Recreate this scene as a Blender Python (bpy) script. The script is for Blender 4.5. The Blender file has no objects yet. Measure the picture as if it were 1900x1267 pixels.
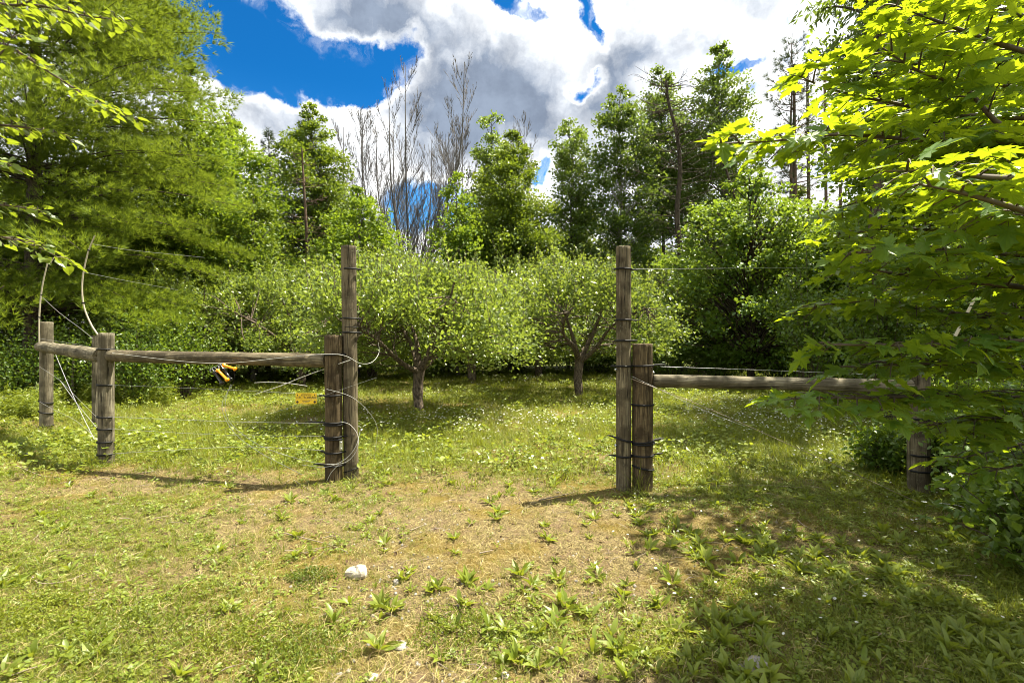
import bpy, math, random
import numpy as np
from mathutils import Vector, Matrix

# ------------------------------------------------------------------ camera, sky, sun, exposure
sc = bpy.context.scene
F, CX, CY, CAMH = 900.0, 950.0, 633.5, 1.5      # focal length in pixels of a 1900 px wide frame, eye height
cam_d = bpy.data.cameras.new('camera'); cam = bpy.data.objects.new('camera', cam_d)
sc.collection.objects.link(cam); sc.camera = cam
cam.location = (0, 0, CAMH); cam.rotation_euler = (math.radians(90), 0, 0)
cam_d.sensor_width = 36.0; cam_d.lens = 36.0 * F / 1900.0
cam_d.clip_start = 0.05; cam_d.clip_end = 3000.0

SUN = Vector((0.40, 0.19, 1.0)).normalized()
EXPOSURE = 1.80
sun_d = bpy.data.lights.new('sun', 'SUN'); sun = bpy.data.objects.new('sun', sun_d)
sc.collection.objects.link(sun)
sun_d.energy = 5.0; sun_d.angle = math.radians(0.5); sun_d.color = (1.0, 0.93, 0.76)
sun.rotation_euler = SUN.to_track_quat('Z', 'Y').to_euler(); sun.location = (0, 0, 30)

sc.view_settings.view_transform = 'Standard'; sc.view_settings.look = 'None'
sc.view_settings.exposure = EXPOSURE; sc.view_settings.gamma = 1.0
sc.view_settings.use_curve_mapping = False
sc.render.engine = 'CYCLES'
cy = sc.cycles
cy.max_bounces = 6; cy.diffuse_bounces = 3; cy.glossy_bounces = 2; cy.transmission_bounces = 4
cy.transparent_max_bounces = 4
cy.caustics_reflective = False; cy.caustics_refractive = False
cy.use_denoising = True; cy.filter_width = 0.95; cy.sample_clamp_indirect = 4.0
sc.render.film_transparent = False


def pdir(px, py):
    v = Vector(((px - CX) / F, 1.0, -(py - CY) / F)).normalized()
    return math.atan2(v.x, v.y), math.asin(v.z)


class NT:
    """tiny node-tree helper"""
    def __init__(self, nt): self.nt = nt
    def n(self, t, **kw):
        nd = self.nt.nodes.new(t)
        for k, v in kw.items(): setattr(nd, k, v)
        return nd
    def l(self, a, b): self.nt.links.new(a, b)
    def put(self, sock, v):
        if isinstance(v, bpy.types.NodeSocket): self.l(v, sock)
        else: sock.default_value = v
    def m(self, op, a, b=0.0, c=None, clamp=False):
        nd = self.n('ShaderNodeMath', operation=op, use_clamp=clamp)
        self.put(nd.inputs[0], a); self.put(nd.inputs[1], b)
        if c is not None: self.put(nd.inputs[2], c)
        return nd.outputs[0]
    def vm(self, op, a, b=None):
        nd = self.n('ShaderNodeVectorMath', operation=op)
        self.put(nd.inputs[0], a)
        if b is not None: self.put(nd.inputs[1], b)
        return nd
    def mr(self, v, a, b, c=0.0, d=1.0, smooth=True):
        nd = self.n('ShaderNodeMapRange', interpolation_type='SMOOTHSTEP' if smooth else 'LINEAR')
        self.put(nd.inputs[0], v)
        for i, x in enumerate((a, b, c, d)): self.put(nd.inputs[i + 1], x)
        return nd.outputs[0]
    def noise(self, vec, scale, detail=4.0, rough=0.5, dist=0.0, w=None):
        nd = self.n('ShaderNodeTexNoise')
        self.put(nd.inputs['Vector'], vec); nd.inputs['Scale'].default_value = scale
        nd.inputs['Detail'].default_value = detail; nd.inputs['Roughness'].default_value = rough
        nd.inputs['Distortion'].default_value = dist
        return nd.outputs[0]
    def mix(self, f, a, b, bt='MIX'):
        nd = self.n('ShaderNodeMix', data_type='RGBA', blend_type=bt)
        self.put(nd.inputs[0], f)
        for s, v in ((nd.inputs[6], a), (nd.inputs[7], b)):
            if isinstance(v, bpy.types.NodeSocket): self.l(v, s)
            else: s.default_value = (v[0], v[1], v[2], 1.0)
        return nd.outputs[2]
    def scalev(self, vec, s):
        nd = self.n('ShaderNodeVectorMath', operation='MULTIPLY')
        self.put(nd.inputs[0], vec); nd.inputs[1].default_value = s
        return nd.outputs[0]


world = bpy.data.worlds.new('World'); sc.world = world; world.use_nodes = True
wt = world.node_tree; wt.nodes.clear(); W = NT(wt)
out = W.n('ShaderNodeOutputWorld')
sky = W.n('ShaderNodeTexSky', sky_type='NISHITA'); sky.sun_disc = False
sky.sun_elevation = math.asin(SUN.z); sky.sun_rotation = math.atan2(SUN.x, SUN.y)
sky.altitude = 300; sky.air_density = 1.0; sky.dust_density = 0.3; sky.ozone_density = 2.5
bg_sky = W.n('ShaderNodeBackground'); bg_sky.inputs[1].default_value = 0.10
tc = W.n('ShaderNodeTexCoord'); D = tc.outputs['Generated']
sep = W.n('ShaderNodeSeparateXYZ'); W.l(D, sep.inputs[0])
az = W.m('ARCTAN2', sep.outputs[0], sep.outputs[1]); el = W.m('ARCSINE', sep.outputs[2])
tint = W.mix(W.mr(el, .16, .48), (0.22, .58, .74), (0.028, .27, .46))      # deep polarised blue overhead, paler low down
W.l(W.mix(1.0, sky.outputs[0], tint, 'MULTIPLY'), bg_sky.inputs[0])
# domain warp for billowing outlines
wn = W.n('ShaderNodeTexNoise'); W.l(D, wn.inputs['Vector']); wn.inputs['Scale'].default_value = 9.0
wn.inputs['Detail'].default_value = 6.0; wn.inputs['Roughness'].default_value = 0.6
wv = W.vm('SUBTRACT', wn.outputs['Color'], (0.5, 0.5, 0.5)).outputs[0]
wv = W.scalev(wv, (0.13, 0.11, 0.0))
comb = W.n('ShaderNodeCombineXYZ'); W.l(az, comb.inputs[0]); W.l(el, comb.inputs[1])
UV = W.vm('ADD', comb.outputs[0], wv).outputs[0]


def blobs(lst):
    acc = None
    for (px, py, a, b, w) in lst:
        u, v = pdir(px, py)
        s = W.vm('SUBTRACT', UV, (u, v, 0.0)).outputs[0]
        s = W.scalev(s, (F / a * 0.9, F / b * 0.9, 0.0))
        ln = W.vm('LENGTH', s).outputs[1]
        g = W.mr(ln, 0.0, 1.6, w, 0.0)
        acc = g if acc is None else W.m('ADD', acc, g)
    return acc


blue = blobs([(400, 20, 120, 85, 1.3), (470, 95, 75, 55, 1.0), (560, 140, 60, 32, .8), (640, 128, 75, 36, 1.1), (700, 118, 70, 34, 1.0),
              (655, 170, 34, 22, .8), (762, 88, 30, 24, .8), (950, 12, 62, 18, 1.2), (1095, 15, 26, 30, 1.0), (1115, 65, 18, 26, .9),
              (1080, 155, 38, 12, .85), (760, 392, 66, 50, 1.2), (1012, 325, 22, 30, .9), (1372, 122, 30, 6, .55),
              (330, 60, 60, 60, .6)])
cover = W.noise(D, 3.1, 3.0, 0.5)
billow = W.noise(D, 16.0, 7.0, 0.62)
field = W.m('ADD', W.mr(cover, 0.30, 0.52, -0.15, 0.62), W.m('MULTIPLY', W.m('SUBTRACT', billow, 0.5), 1.1))
dens = W.m('SUBTRACT', field, blue)
alpha = W.mr(dens, -0.26, 0.14)
wisp = W.noise(UV, 13.0, 8.0, 0.65, .5)
alpha = W.m('MAXIMUM', alpha, W.m('MULTIPLY', W.mr(wisp, .46, .72, 0, .6), W.mr(dens, -0.85, -0.2)))
grey = blobs([(640, 40, 130, 60, .9), (760, 30, 90, 50, .5), (450, 205, 90, 40, .55), (560, 235, 70, 40, .5), (900, 165, 150, 60, 1.1),
              (1000, 240, 150, 60, .6), (1210, 105, 90, 34, .9), (1180, 170, 70, 40, .5), (1300, 180, 90, 60, .6), (1430, 40, 120, 50, .45), (830, 250, 100, 60, .6)])
puff = W.noise(UV, 7.0, 8.0, 0.6)
thick = W.m('MULTIPLY_ADD', W.mr(dens, 0.05, 0.5), 0.42, W.m('MULTIPLY', grey, 0.60))
shade = W.m('ADD', thick, W.m('MULTIPLY', W.m('SUBTRACT', puff, 0.53), 1.7), clamp=True)
ccol = W.mix(W.mr(shade, 0.0, 1.0, smooth=False), (0.52, 0.52, 0.51), (0.095, 0.115, 0.15))
ccol = W.mix(1.0, ccol, W.mix(W.mr(billow, .3, .7), (.80, .81, .83), (1.16, 1.16, 1.15)), 'MULTIPLY')
bg_c = W.n('ShaderNodeBackground'); W.l(ccol, bg_c.inputs[0]); bg_c.inputs[1].default_value = 1.0
mx = W.n('ShaderNodeMixShader'); W.l(alpha, mx.inputs[0]); W.l(bg_sky.outputs[0], mx.inputs[1]); W.l(bg_c.outputs[0], mx.inputs[2])
W.l(mx.outputs[0], out.inputs[0])
world.cycles.sampling_method = 'MANUAL'; world.cycles.sample_map_resolution = 512

# ------------------------------------------------------------------ helpers
COL = sc.collection
rng = np.random.default_rng(7)


def at(px, py, Y):
    return np.array([(px - CX) * Y / F, Y, CAMH - (py - CY) * Y / F])


def depth(py): return F * CAMH / (py - CY)


def _hash(ix, iy, s):
    h = (ix.astype(np.int64) * 374761393 + iy.astype(np.int64) * 668265263 + s * 982451653) & 0x7fffffff
    h = ((h ^ (h >> 13)) * 1274126177) & 0x7fffffff
    return ((h ^ (h >> 16)) & 0xffff) / 65535.0


def vnoise(x, y, s=0):
    x = np.asarray(x, float); y = np.asarray(y, float)
    ix = np.floor(x); iy = np.floor(y); fx = x - ix; fy = y - iy
    fx = fx * fx * (3 - 2 * fx); fy = fy * fy * (3 - 2 * fy)
    a = _hash(ix, iy, s); b = _hash(ix + 1, iy, s); c = _hash(ix, iy + 1, s); d = _hash(ix + 1, iy + 1, s)
    return (a * (1 - fx) + b * fx) * (1 - fy) + (c * (1 - fx) + d * fx) * fy


def fbm(x, y, s=0, o=4):
    t = 0; a = .5
    for i in range(o):
        t = t + a * vnoise(np.asarray(x) * 2 ** i + 17.3 * i, np.asarray(y) * 2 ** i - 9.1 * i, s + i); a *= .5
    return t / (1 - .5 ** o)


def gh(x, y):
    """height of the ground"""
    x = np.asarray(x, float); y = np.asarray(y, float)
    r = np.hypot(x, y)
    h = 0.05 * (fbm(x * .7, y * .7, 3, 3) - .5) + 0.03 * (fbm(x * 3.1, y * 3.1, 8, 3) - .5) + 0.014 * (fbm(x * 14, y * 14, 11, 2) - .5)
    return h * np.clip(1.2 - r / 60, 0.0, 1)


def np_mesh(name, V, Fc, rnd=None, smooth=False):
    V = np.asarray(V, np.float32); Fc = np.asarray(Fc, np.int32)
    me = bpy.data.meshes.new(name)
    me.vertices.add(len(V)); me.vertices.foreach_set('co', V.ravel())
    k = Fc.shape[1]
    me.loops.add(Fc.size); me.loops.foreach_set('vertex_index', Fc.ravel())
    me.polygons.add(len(Fc)); me.polygons.foreach_set('loop_start', np.arange(0, Fc.size, k, dtype=np.int32))
    me.polygons.foreach_set('use_smooth', np.full(len(Fc), smooth))
    if rnd is not None:
        a = me.attributes.new('rnd', 'FLOAT', 'POINT'); a.data.foreach_set('value', np.asarray(rnd, np.float32))
    me.update(calc_edges=True)
    return me


def obj(name, me, mat=None, parent=None, loc=None, kind=None, label=None, cat=None, group=None):
    o = bpy.data.objects.new(name, me); COL.objects.link(o)
    if mat is not None and me is not None:
        if not me.materials: me.materials.append(mat)
    if parent is not None: o.parent = parent
    if loc is not None: o.location = loc
    if kind: o['kind'] = kind
    if label: o['label'] = label
    if cat: o['category'] = cat
    if group: o['group'] = group
    return o


def thing(name, label, cat, loc=(0, 0, 0), rz=0.0, group=None):
    o = obj(name, None, label=label, cat=cat, group=group, loc=loc)
    o.rotation_euler = (0, 0, rz); return o


class MB:
    """collects shapes as quads / tris into one mesh"""
    def __init__(s): s.V = []; s.F = []; s.R = []; s.n = 0
    def add(s, V, Fc, r=0.5):
        V = np.asarray(V, float).reshape(-1, 3)
        s.V.append(V); s.F += [tuple(int(i) + s.n for i in f) for f in Fc]; s.n += len(V)
    def build(s, name, smooth=False):
        me = bpy.data.meshes.new(name)
        me.from_pydata(np.concatenate(s.V).tolist(), [], s.F)
        me.polygons.foreach_set('use_smooth', [smooth] * len(me.polygons)); me.update(); return me


def frames(P):
    T = np.gradient(P, axis=0); T /= np.linalg.norm(T, axis=1)[:, None] + 1e-9
    up = np.array([0, 0, 1.]) if abs(T[0, 2]) < .9 else np.array([1., 0, 0])
    N = np.cross(T, up); N /= np.linalg.norm(N, axis=1)[:, None] + 1e-9
    for i in range(1, len(N)):
        v = N[i - 1] - T[i] * np.dot(N[i - 1], T[i]); N[i] = v / (np.linalg.norm(v) + 1e-9)
    return T, N, np.cross(T, N)


def tube_arr(P, R, k=6):
    P = np.asarray(P, float); n = len(P); R = np.broadcast_to(np.asarray(R, float), (n,))
    T, N, B = frames(P)
    a = np.arange(k) / k * 2 * np.pi
    V = P[:, None] + R[:, None, None] * (np.cos(a)[None, :, None] * N[:, None] + np.sin(a)[None, :, None] * B[:, None])
    i = np.arange(n - 1)[:, None] * k; j = np.arange(k)[None]
    j2 = (j + 1) % k
    Q = np.stack([i + j, i + j2, i + k + j2, i + k + j], -1).reshape(-1, 4)
    return V.reshape(-1, 3), Q


class Tubes:
    def __init__(s): s.V = []; s.F = []; s.n = 0
    def add(s, P, R, k=6):
        V, Q = tube_arr(P, R, k); s.V.append(V); s.F.append(Q + s.n); s.n += len(V)
    def mesh(s, name, smooth=True): return np_mesh(name, np.concatenate(s.V), np.concatenate(s.F), smooth=smooth)


def spline(P, n=24):
    """Catmull-Rom through the points"""
    P = np.asarray(P, float); Q = np.vstack([2 * P[0] - P[1], P, 2 * P[-1] - P[-2]])
    seg = len(P) - 1; out = []
    for t in np.linspace(0, seg, n):
        i = min(int(t), seg - 1); f = t - i
        a, b, c, d = Q[i:i + 4]
        out.append(.5 * (2 * b + (c - a) * f + (2 * a - 5 * b + 4 * c - d) * f * f + (3 * b - a - 3 * c + d) * f ** 3))
    return np.array(out)


def unit(v): return v / (np.linalg.norm(v, axis=-1, keepdims=True) + 1e-9)


def leaves(P, Dr, Nr, S, tmpl, r):
    """place leaf templates: P positions, Dr axis, Nr rough normal, S size"""
    tv, tf = tmpl
    Dr = unit(Dr); side = unit(np.cross(Dr, Nr)); nn = np.cross(side, Dr)
    V = P[:, None] + S[:, None, None] * (tv[None, :, 0, None] * side[:, None] + tv[None, :, 1, None] * Dr[:, None] + tv[None, :, 2, None] * nn[:, None])
    k = len(tv); n = len(P)
    Fc = tf[None] + (np.arange(n) * k)[:, None, None]
    return V.reshape(-1, 3), Fc.reshape(-1, tf.shape[1]), np.repeat(r, k)


T_DIAMOND = (np.array([(0, 0, 0), (.33, .45, .10), (0, 1, -.04), (-.33, .45, .10)]), np.array([(0, 1, 2), (0, 2, 3)]))
T_OVATE = (np.array([(0, 0, 0), (.26, .25, .07), (.30, .55, .07), (0, 1, -.10), (-.30, .55, .07), (-.26, .25, .07), (0, .5, 0)]),
           np.array([(0, 1, 6), (1, 2, 6), (2, 3, 6), (3, 4, 6), (4, 5, 6), (5, 0, 6)]))
T_LANCE = (np.array([(0, 0, 0), (.13, .35, .03), (0, 1, -.15), (-.13, .35, .03)]), np.array([(0, 1, 2), (0, 2, 3)]))


def maple_template(seed=0, curl=.10):
    r = random.Random(seed)
    pts = [(0.00, 0.00), (.12, -.07), (.30, -.10), (.27, .02), (.47, .06), (.40, .17), (.60, .34), (.44, .36), (.47, .50), (.32, .42), (.17, .42),
           (.21, .62), (.30, .70), (.17, .74), (.12, .86), (0.0, 1.06)]
    full = [(x, y) for x, y in pts] + [(-x, y) for x, y in reversed(pts[1:-1])]
    V = []
    for x, y in full:
        d = math.hypot(x, y - .3)
        V.append((x * r.uniform(.92, 1.08), y, -curl * d * d * 1.6 + .10 * abs(x) + r.uniform(-.02, .02)))
    V.append((0, .28, -.02)); c = len(V) - 1
    n = len(full)
    return np.array(V), np.array([(i, (i + 1) % n, c) for i in range(n)])


MAPLES = [maple_template(i, c) for i, c in enumerate((.05, .16, .26))]


def needle_template(n=16, seed=1, w=.03):
    r = np.random.default_rng(seed); V = []; Fc = []
    for i in range(n):
        d = unit(np.array([r.normal(), 1.1 + abs(r.normal()) * .8, r.normal() * .8]))
        s = unit(np.cross(d, r.normal(size=3))) * w
        b = len(V); V += [tuple(s * .5), tuple(-s * .5), tuple(d * r.uniform(.75, 1.05))]; Fc.append((b, b + 1, b + 2))
    return np.array(V), np.array(Fc)


# ------------------------------------------------------------------ materials
def newmat(name):
    m = bpy.data.materials.new(name); m.use_nodes = True; m.node_tree.nodes.clear(); return m, NT(m.node_tree)


def leafmat(name, c1, c2, t1, trans=.42, rough=.42, spec=.4, objvar=.5, vein=None):
    m, N = newmat(name)
    o = N.n('ShaderNodeOutputMaterial')
    at_ = N.n('ShaderNodeAttribute', attribute_name='rnd')
    oi = N.n('ShaderNodeObjectInfo')
    f = N.m('ADD', at_.outputs['Fac'], N.m('MULTIPLY', N.m('SUBTRACT', oi.outputs['Random'], .5), objvar), clamp=True)
    base = N.mix(f, c1, c2)
    bs = N.n('ShaderNodeBsdfPrincipled'); N.l(base, bs.inputs['Base Color'])
    bs.inputs['Roughness'].default_value = rough; bs.inputs['Specular IOR Level'].default_value = spec
    tr = N.n('ShaderNodeBsdfTranslucent')
    tcol = N.mix(f, tuple(x * .75 for x in t1), t1); N.l(tcol, tr.inputs[0])
    mx = N.n('ShaderNodeMixShader'); mx.inputs[0].default_value = trans
    N.l(bs.outputs[0], mx.inputs[1]); N.l(tr.outputs[0], mx.inputs[2]); N.l(mx.outputs[0], o.inputs[0])
    return m


def flat(name, col, rough=.6, metal=0.0, spec=.5, noise=0.0, nscale=20.0, bump=0.0):
    m, N = newmat(name); o = N.n('ShaderNodeOutputMaterial'); bs = N.n('ShaderNodeBsdfPrincipled')
    N.l(bs.outputs[0], o.inputs[0]); bs.inputs['Base Color'].default_value = (*col, 1)
    bs.inputs['Roughness'].default_value = rough; bs.inputs['Metallic'].default_value = metal
    bs.inputs['Specular IOR Level'].default_value = spec
    tcn = N.n('ShaderNodeTexCoord')
    if noise:
        nz = N.noise(tcn.outputs['Object'], nscale, 5.0, .6)
        N.l(N.mix(nz, tuple(c * (1 - noise) for c in col), tuple(min(1, c * (1 + noise)) for c in col)), bs.inputs['Base Color'])
    if bump:
        b = N.n('ShaderNodeBump'); b.inputs['Strength'].default_value = bump; b.inputs['Distance'].default_value = .01
        N.l(N.noise(tcn.outputs['Object'], nscale * 1.7, 6.0, .65), b.inputs['Height']); N.l(b.outputs[0], bs.inputs['Normal'])
    return m


def woodmat(name, light, mid, dark, lichen=0.25):
    m, N = newmat(name); o = N.n('ShaderNodeOutputMaterial'); bs = N.n('ShaderNodeBsdfPrincipled'); N.l(bs.outputs[0], o.inputs[0])
    tcn = N.n('ShaderNodeTexCoord'); oi = N.n('ShaderNodeObjectInfo')
    off = N.n('ShaderNodeCombineXYZ'); N.l(N.m('MULTIPLY', oi.outputs['Random'], 37.0), off.inputs[2])
    P = N.vm('ADD', tcn.outputs['Object'], off.outputs[0]).outputs[0]
    grain = N.noise(N.scalev(P, (1, 1, .035)), 95.0, 5.0, .65, .3)
    streak = N.noise(N.scalev(P, (1, 1, .10)), 22.0, 5.0, .6, .6)
    blot = N.noise(P, 6.0, 4.0, .55)
    c = N.mix(N.mr(grain, .33, .66), dark, light)
    c = N.mix(N.mr(streak, .40, .62), c, mid)
    c = N.mix(N.mr(blot, .42, .62, 0, .85), c, tuple(x * .45 for x in mid))
    spots = N.noise(P, 42.0, 4.0, .6)
    c = N.mix(N.mr(spots, .60, .70, 0, lichen), c, (.26, .27, .17))
    crack = N.mr(N.noise(N.scalev(P, (1, 1, .045)), 34.0, 2.0, .5, 1.0), .30, .36, 1.0, 0.0)
    c = N.mix(N.m('MULTIPLY', crack, .8), c, tuple(x * .22 for x in dark))
    N.l(c, bs.inputs['Base Color']); bs.inputs['Roughness'].default_value = .85; bs.inputs['Specular IOR Level'].default_value = .2
    h = N.m('SUBTRACT', N.m('ADD', grain, N.m('MULTIPLY', streak, 1.0)), N.m('MULTIPLY', crack, 1.2))
    b = N.n('ShaderNodeBump'); b.inputs['Strength'].default_value = .9; b.inputs['Distance'].default_value = .012
    N.l(h, b.inputs['Height']); N.l(b.outputs[0], bs.inputs['Normal'])
    return m


def barkmat(name, c1, c2, scale=14.0, zs=.25):
    m, N = newmat(name); o = N.n('ShaderNodeOutputMaterial'); bs = N.n('ShaderNodeBsdfPrincipled'); N.l(bs.outputs[0], o.inputs[0])
    tcn = N.n('ShaderNodeTexCoord'); P = tcn.outputs['Object']
    n1 = N.noise(N.scalev(P, (1, 1, zs)), scale, 5.0, .65, .5); n2 = N.noise(P, 3.0, 3.0, .5)
    c = N.mix(N.mr(n1, .38, .62), c1, c2); c = N.mix(N.mr(n2, .4, .7, 0, .4), c, tuple(x * .6 for x in c2))
    N.l(c, bs.inputs['Base Color']); bs.inputs['Roughness'].default_value = .9; bs.inputs['Specular IOR Level'].default_value = .15
    b = N.n('ShaderNodeBump'); b.inputs['Strength'].default_value = 1.0; b.inputs['Distance'].default_value = .03
    N.l(n1, b.inputs['Height']); N.l(b.outputs[0], bs.inputs['Normal'])
    return m


M = {}
M['wood_grey'] = woodmat('weathered_grey_wood', (.33, .295, .21), (.17, .145, .095), (.045, .036, .023))
M['wood_brown'] = woodmat('treated_brown_wood', (.20, .15, .08), (.085, .06, .032), (.018, .013, .008), .2)
M['wood_mid'] = woodmat('weathered_brown_wood', (.26, .22, .14), (.125, .10, .062), (.03, .024, .015), .45)
M['bark_apple'] = barkmat('apple_bark', (.05, .04, .032), (.20, .155, .115), 30.0, .5)
M['bark_dark'] = barkmat('dark_bark', (.03, .024, .018), (.095, .075, .055), 14.0)
M['bark_grey'] = barkmat('grey_bark', (.07, .06, .05), (.17, .15, .125), 10.0)
M['bark_pine'] = barkmat('red_pine_bark', (.055, .04, .03), (.17, .115, .085), 9.0)
M['bark_birch'] = barkmat('pale_birch_bark', (.12, .11, .09), (.42, .40, .36), 8.0, 1.8)
M['twig'] = flat('bare_twig_bark', (.10, .088, .082), .8)
M['twig_maple'] = flat('maple_twig_bark', (.075, .055, .035), .7)
M['leaf_apple'] = leafmat('apple_leaf', (.06, .11, .018), (.165, .22, .05), (.34, .43, .045), .42, .34, .6)
M['leaf_pine'] = leafmat('white_pine_needle', (.075, .13, .014), (.19, .25, .03), (.33, .42, .03), .38, .5, .3)
M['leaf_spruce'] = leafmat('spruce_needle', (.018, .04, .014), (.05, .075, .024), (.06, .09, .02), .2, .6, .2)
M['leaf_redpine'] = leafmat('red_pine_needle', (.025, .05, .018), (.07, .09, .035), (.08, .11, .03), .25, .5, .3)
M['leaf_maple_bg'] = leafmat('bright_hardwood_leaf', (.06, .13, .012), (.15, .22, .022), (.34, .46, .025), .4, .45, .35)
M['leaf_poplar'] = leafmat('poplar_leaf', (.05, .105, .016), (.13, .18, .035), (.26, .36, .035), .36, .35, .5)
M['leaf_dense'] = leafmat('dense_hardwood_leaf', (.05, .105, .012), (.14, .19, .022), (.29, .38, .022), .36, .42, .4)
M['leaf_cherry'] = leafmat('cherry_leaf', (.06, .13, .014), (.15, .22, .035), (.32, .44, .03), .38, .38, .5)
M['leaf_maple'] = leafmat('maple_leaf', (.07, .165, .022), (.13, .225, .04), (.40, .50, .012), .50, .42, .45, .4)
M['leaf_linden'] = leafmat('linden_leaf', (.055, .10, .012), (.11, .16, .02), (.32, .40, .02), .48, .38, .5)
M['leaf_shrub'] = leafmat('shrub_leaf', (.05, .11, .012), (.12, .18, .025), (.26, .36, .02), .40, .38, .5)
M['leaf_weed'] = leafmat('weed_leaf', (.10, .15, .012), (.20, .24, .03), (.37, .42, .03), .38, .42, .45)
M['grass_g'] = leafmat('green_grass_blade', (.06, .10, .010), (.20, .225, .02), (.33, .37, .02), .36, .45, .35, 1.0)
M['grass_y'] = leafmat('yellowish_grass_blade', (.13, .155, .02), (.25, .25, .045), (.36, .36, .04), .32, .5, .3, 1.0)
M['grass_dry'] = leafmat('dry_straw', (.13, .09, .04), (.46, .385, .17), (.30, .25, .10), .2, .7, .2, 1.0)
M['moss'] = leafmat('orange_moss', (.13, .09, .012), (.24, .17, .02), (.22, .17, .02), .25, .9, .1, 1.0)
M['petal'] = leafmat('white_petal', (.70, .70, .62), (.80, .80, .76), (.7, .7, .65), .3, .6, .2)
M['fl_yellow'] = flat('yellow_flower_centre', (.6, .42, .04), .7)
M['black'] = flat('black_tubing', (.008, .008, .009), .6, spec=.25)
M['wire'] = flat('galvanised_wire', (.50, .50, .50), .35, .6)
M['braid'] = flat('pale_braided_cord', (.48, .48, .45), .6)
M['rod'] = flat('pale_fibreglass_rod', (.40, .36, .26), .5, noise=.2, nscale=30)
M['orange'] = flat('orange_plastic', (.85, .33, .01), .35)
M['gloss_black'] = flat('black_rubber_grip', (.010, .010, .012), .3)
M['metal'] = flat('zinc_plated_steel', (.55, .56, .58), .3, .9)
M['sign'] = flat('yellow_sign_plastic', (.78, .52, .02), .4, noise=.06)
M['ink'] = flat('black_print', (.02, .018, .015), .5)
M['stone'] = flat('pale_limestone', (.40, .36, .28), .9, noise=.42, nscale=22, bump=1.0)
M['stone_grey'] = flat('grey_fieldstone', (.27, .25, .22), .9, noise=.35, nscale=25, bump=1.0)
M['stick'] = flat('grey_dead_stick', (.24, .19, .14), .8, noise=.3)
M['rust'] = leafmat('rust_brown_needles', (.16, .06, .03), (.26, .10, .05), (.2, .07, .03), .2, .6, .2)

# ground
gm, G = newmat('ground_soil_and_thatch')
go = G.n('ShaderNodeOutputMaterial'); gb = G.n('ShaderNodeBsdfPrincipled'); G.l(gb.outputs[0], go.inputs[0])
gtc = G.n('ShaderNodeTexCoord'); GP = gtc.outputs['Object']
fine = G.noise(GP, 70.0, 6.0, .7, .6); med = G.noise(GP, 9.0, 5.0, .6); big = G.noise(GP, 1.1, 4.0, .55); peb = G.noise(GP, 26.0, 4.0, .6, .3)
gc = G.mix(G.mr(fine, .35, .68), (.055, .04, .024), (.30, .235, .105))
gc = G.mix(G.mr(med, .48, .62, 0, .55), gc, (.16, .105, .07))
gc = G.mix(G.mr(big, .46, .60, 0, .7), gc, (.16, .115, .02))
gc = G.mix(G.mr(peb, .66, .72, 0, .7), gc, (.34, .29, .19))
far = G.n('ShaderNodeAttribute', attribute_name='rnd')
gc = G.mix(far.outputs['Fac'], gc, G.mix(med, (.045, .07, .012), (.12, .13, .028)))
G.l(gc, gb.inputs['Base Color']); gb.inputs['Roughness'].default_value = .95; gb.inputs['Specular IOR Level'].default_value = .1
gbm = G.n('ShaderNodeBump'); gbm.inputs['Strength'].default_value = 1.0; gbm.inputs['Distance'].default_value = .02
G.l(G.m('ADD', fine, G.m('MULTIPLY', peb, 1.4)), gbm.inputs['Height']); G.l(gbm.outputs[0], gb.inputs['Normal'])

# ------------------------------------------------------------------ the ground
def green(x, y):
    """how lush the grass is, 0..1"""
    x = np.asarray(x, float); y = np.asarray(y, float)
    g = .34 + 1.75 * (fbm(x * .8, y * .8, 21, 4) - .5)
    g = g + .50 * np.clip((y - 4.8 + 2.2 * (fbm(x * .9, y * .9, 61, 3) - .5)) / 2.6, 0, 1)                      # the orchard floor
    g = g + .50 * np.clip((x / np.maximum(y, 1) - .28) / .35, 0, 1)   # shaded right
    g = g - .55 * np.exp(-((x + 4.6) / .9) ** 2 - ((y - 5.3) / .45) ** 2)
    g = g + .30 * np.clip((-x - 1.0) / 2.5, 0, 1) * np.clip((4.2 - y) / 1.5, 0, 1)
    g = g - .12 * np.exp(-((x / np.maximum(y, 1) + .12) / .28) ** 2) * np.clip((6.0 - y) / 1.0, 0, 1)
    g = g + .75 * (fbm(x * 3.3, y * 3.3, 71, 3) - .5)
    return np.clip(g, 0, 1)


u = np.linspace(-1, 1, 401)
gx = np.sinh(u * 6.2) / np.sinh(6.2) * 900
v = np.linspace(-1, 1, 461)
gy = np.sinh(v * 6.0) / np.sinh(6.0) * 900 + 4.0
GX, GY = np.meshgrid(gx, gy)
GZ = gh(GX, GY)
idx = np.arange(GX.size).reshape(GX.shape)
Q = np.stack([idx[:-1, :-1], idx[:-1, 1:], idx[1:, 1:], idx[1:, :-1]], -1).reshape(-1, 4)
gr = np.clip((np.hypot(GX, GY) - 14) / 10, 0, 1) * .9
gr = np.maximum(gr, np.clip(green(GX, GY) - .45, 0, 1) * 1.4)
obj('ground', np_mesh('ground', np.stack([GX, GY, GZ], -1).reshape(-1, 3), Q, rnd=np.clip(gr, 0, 1).ravel(), smooth=True), gm, kind='structure')

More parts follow.
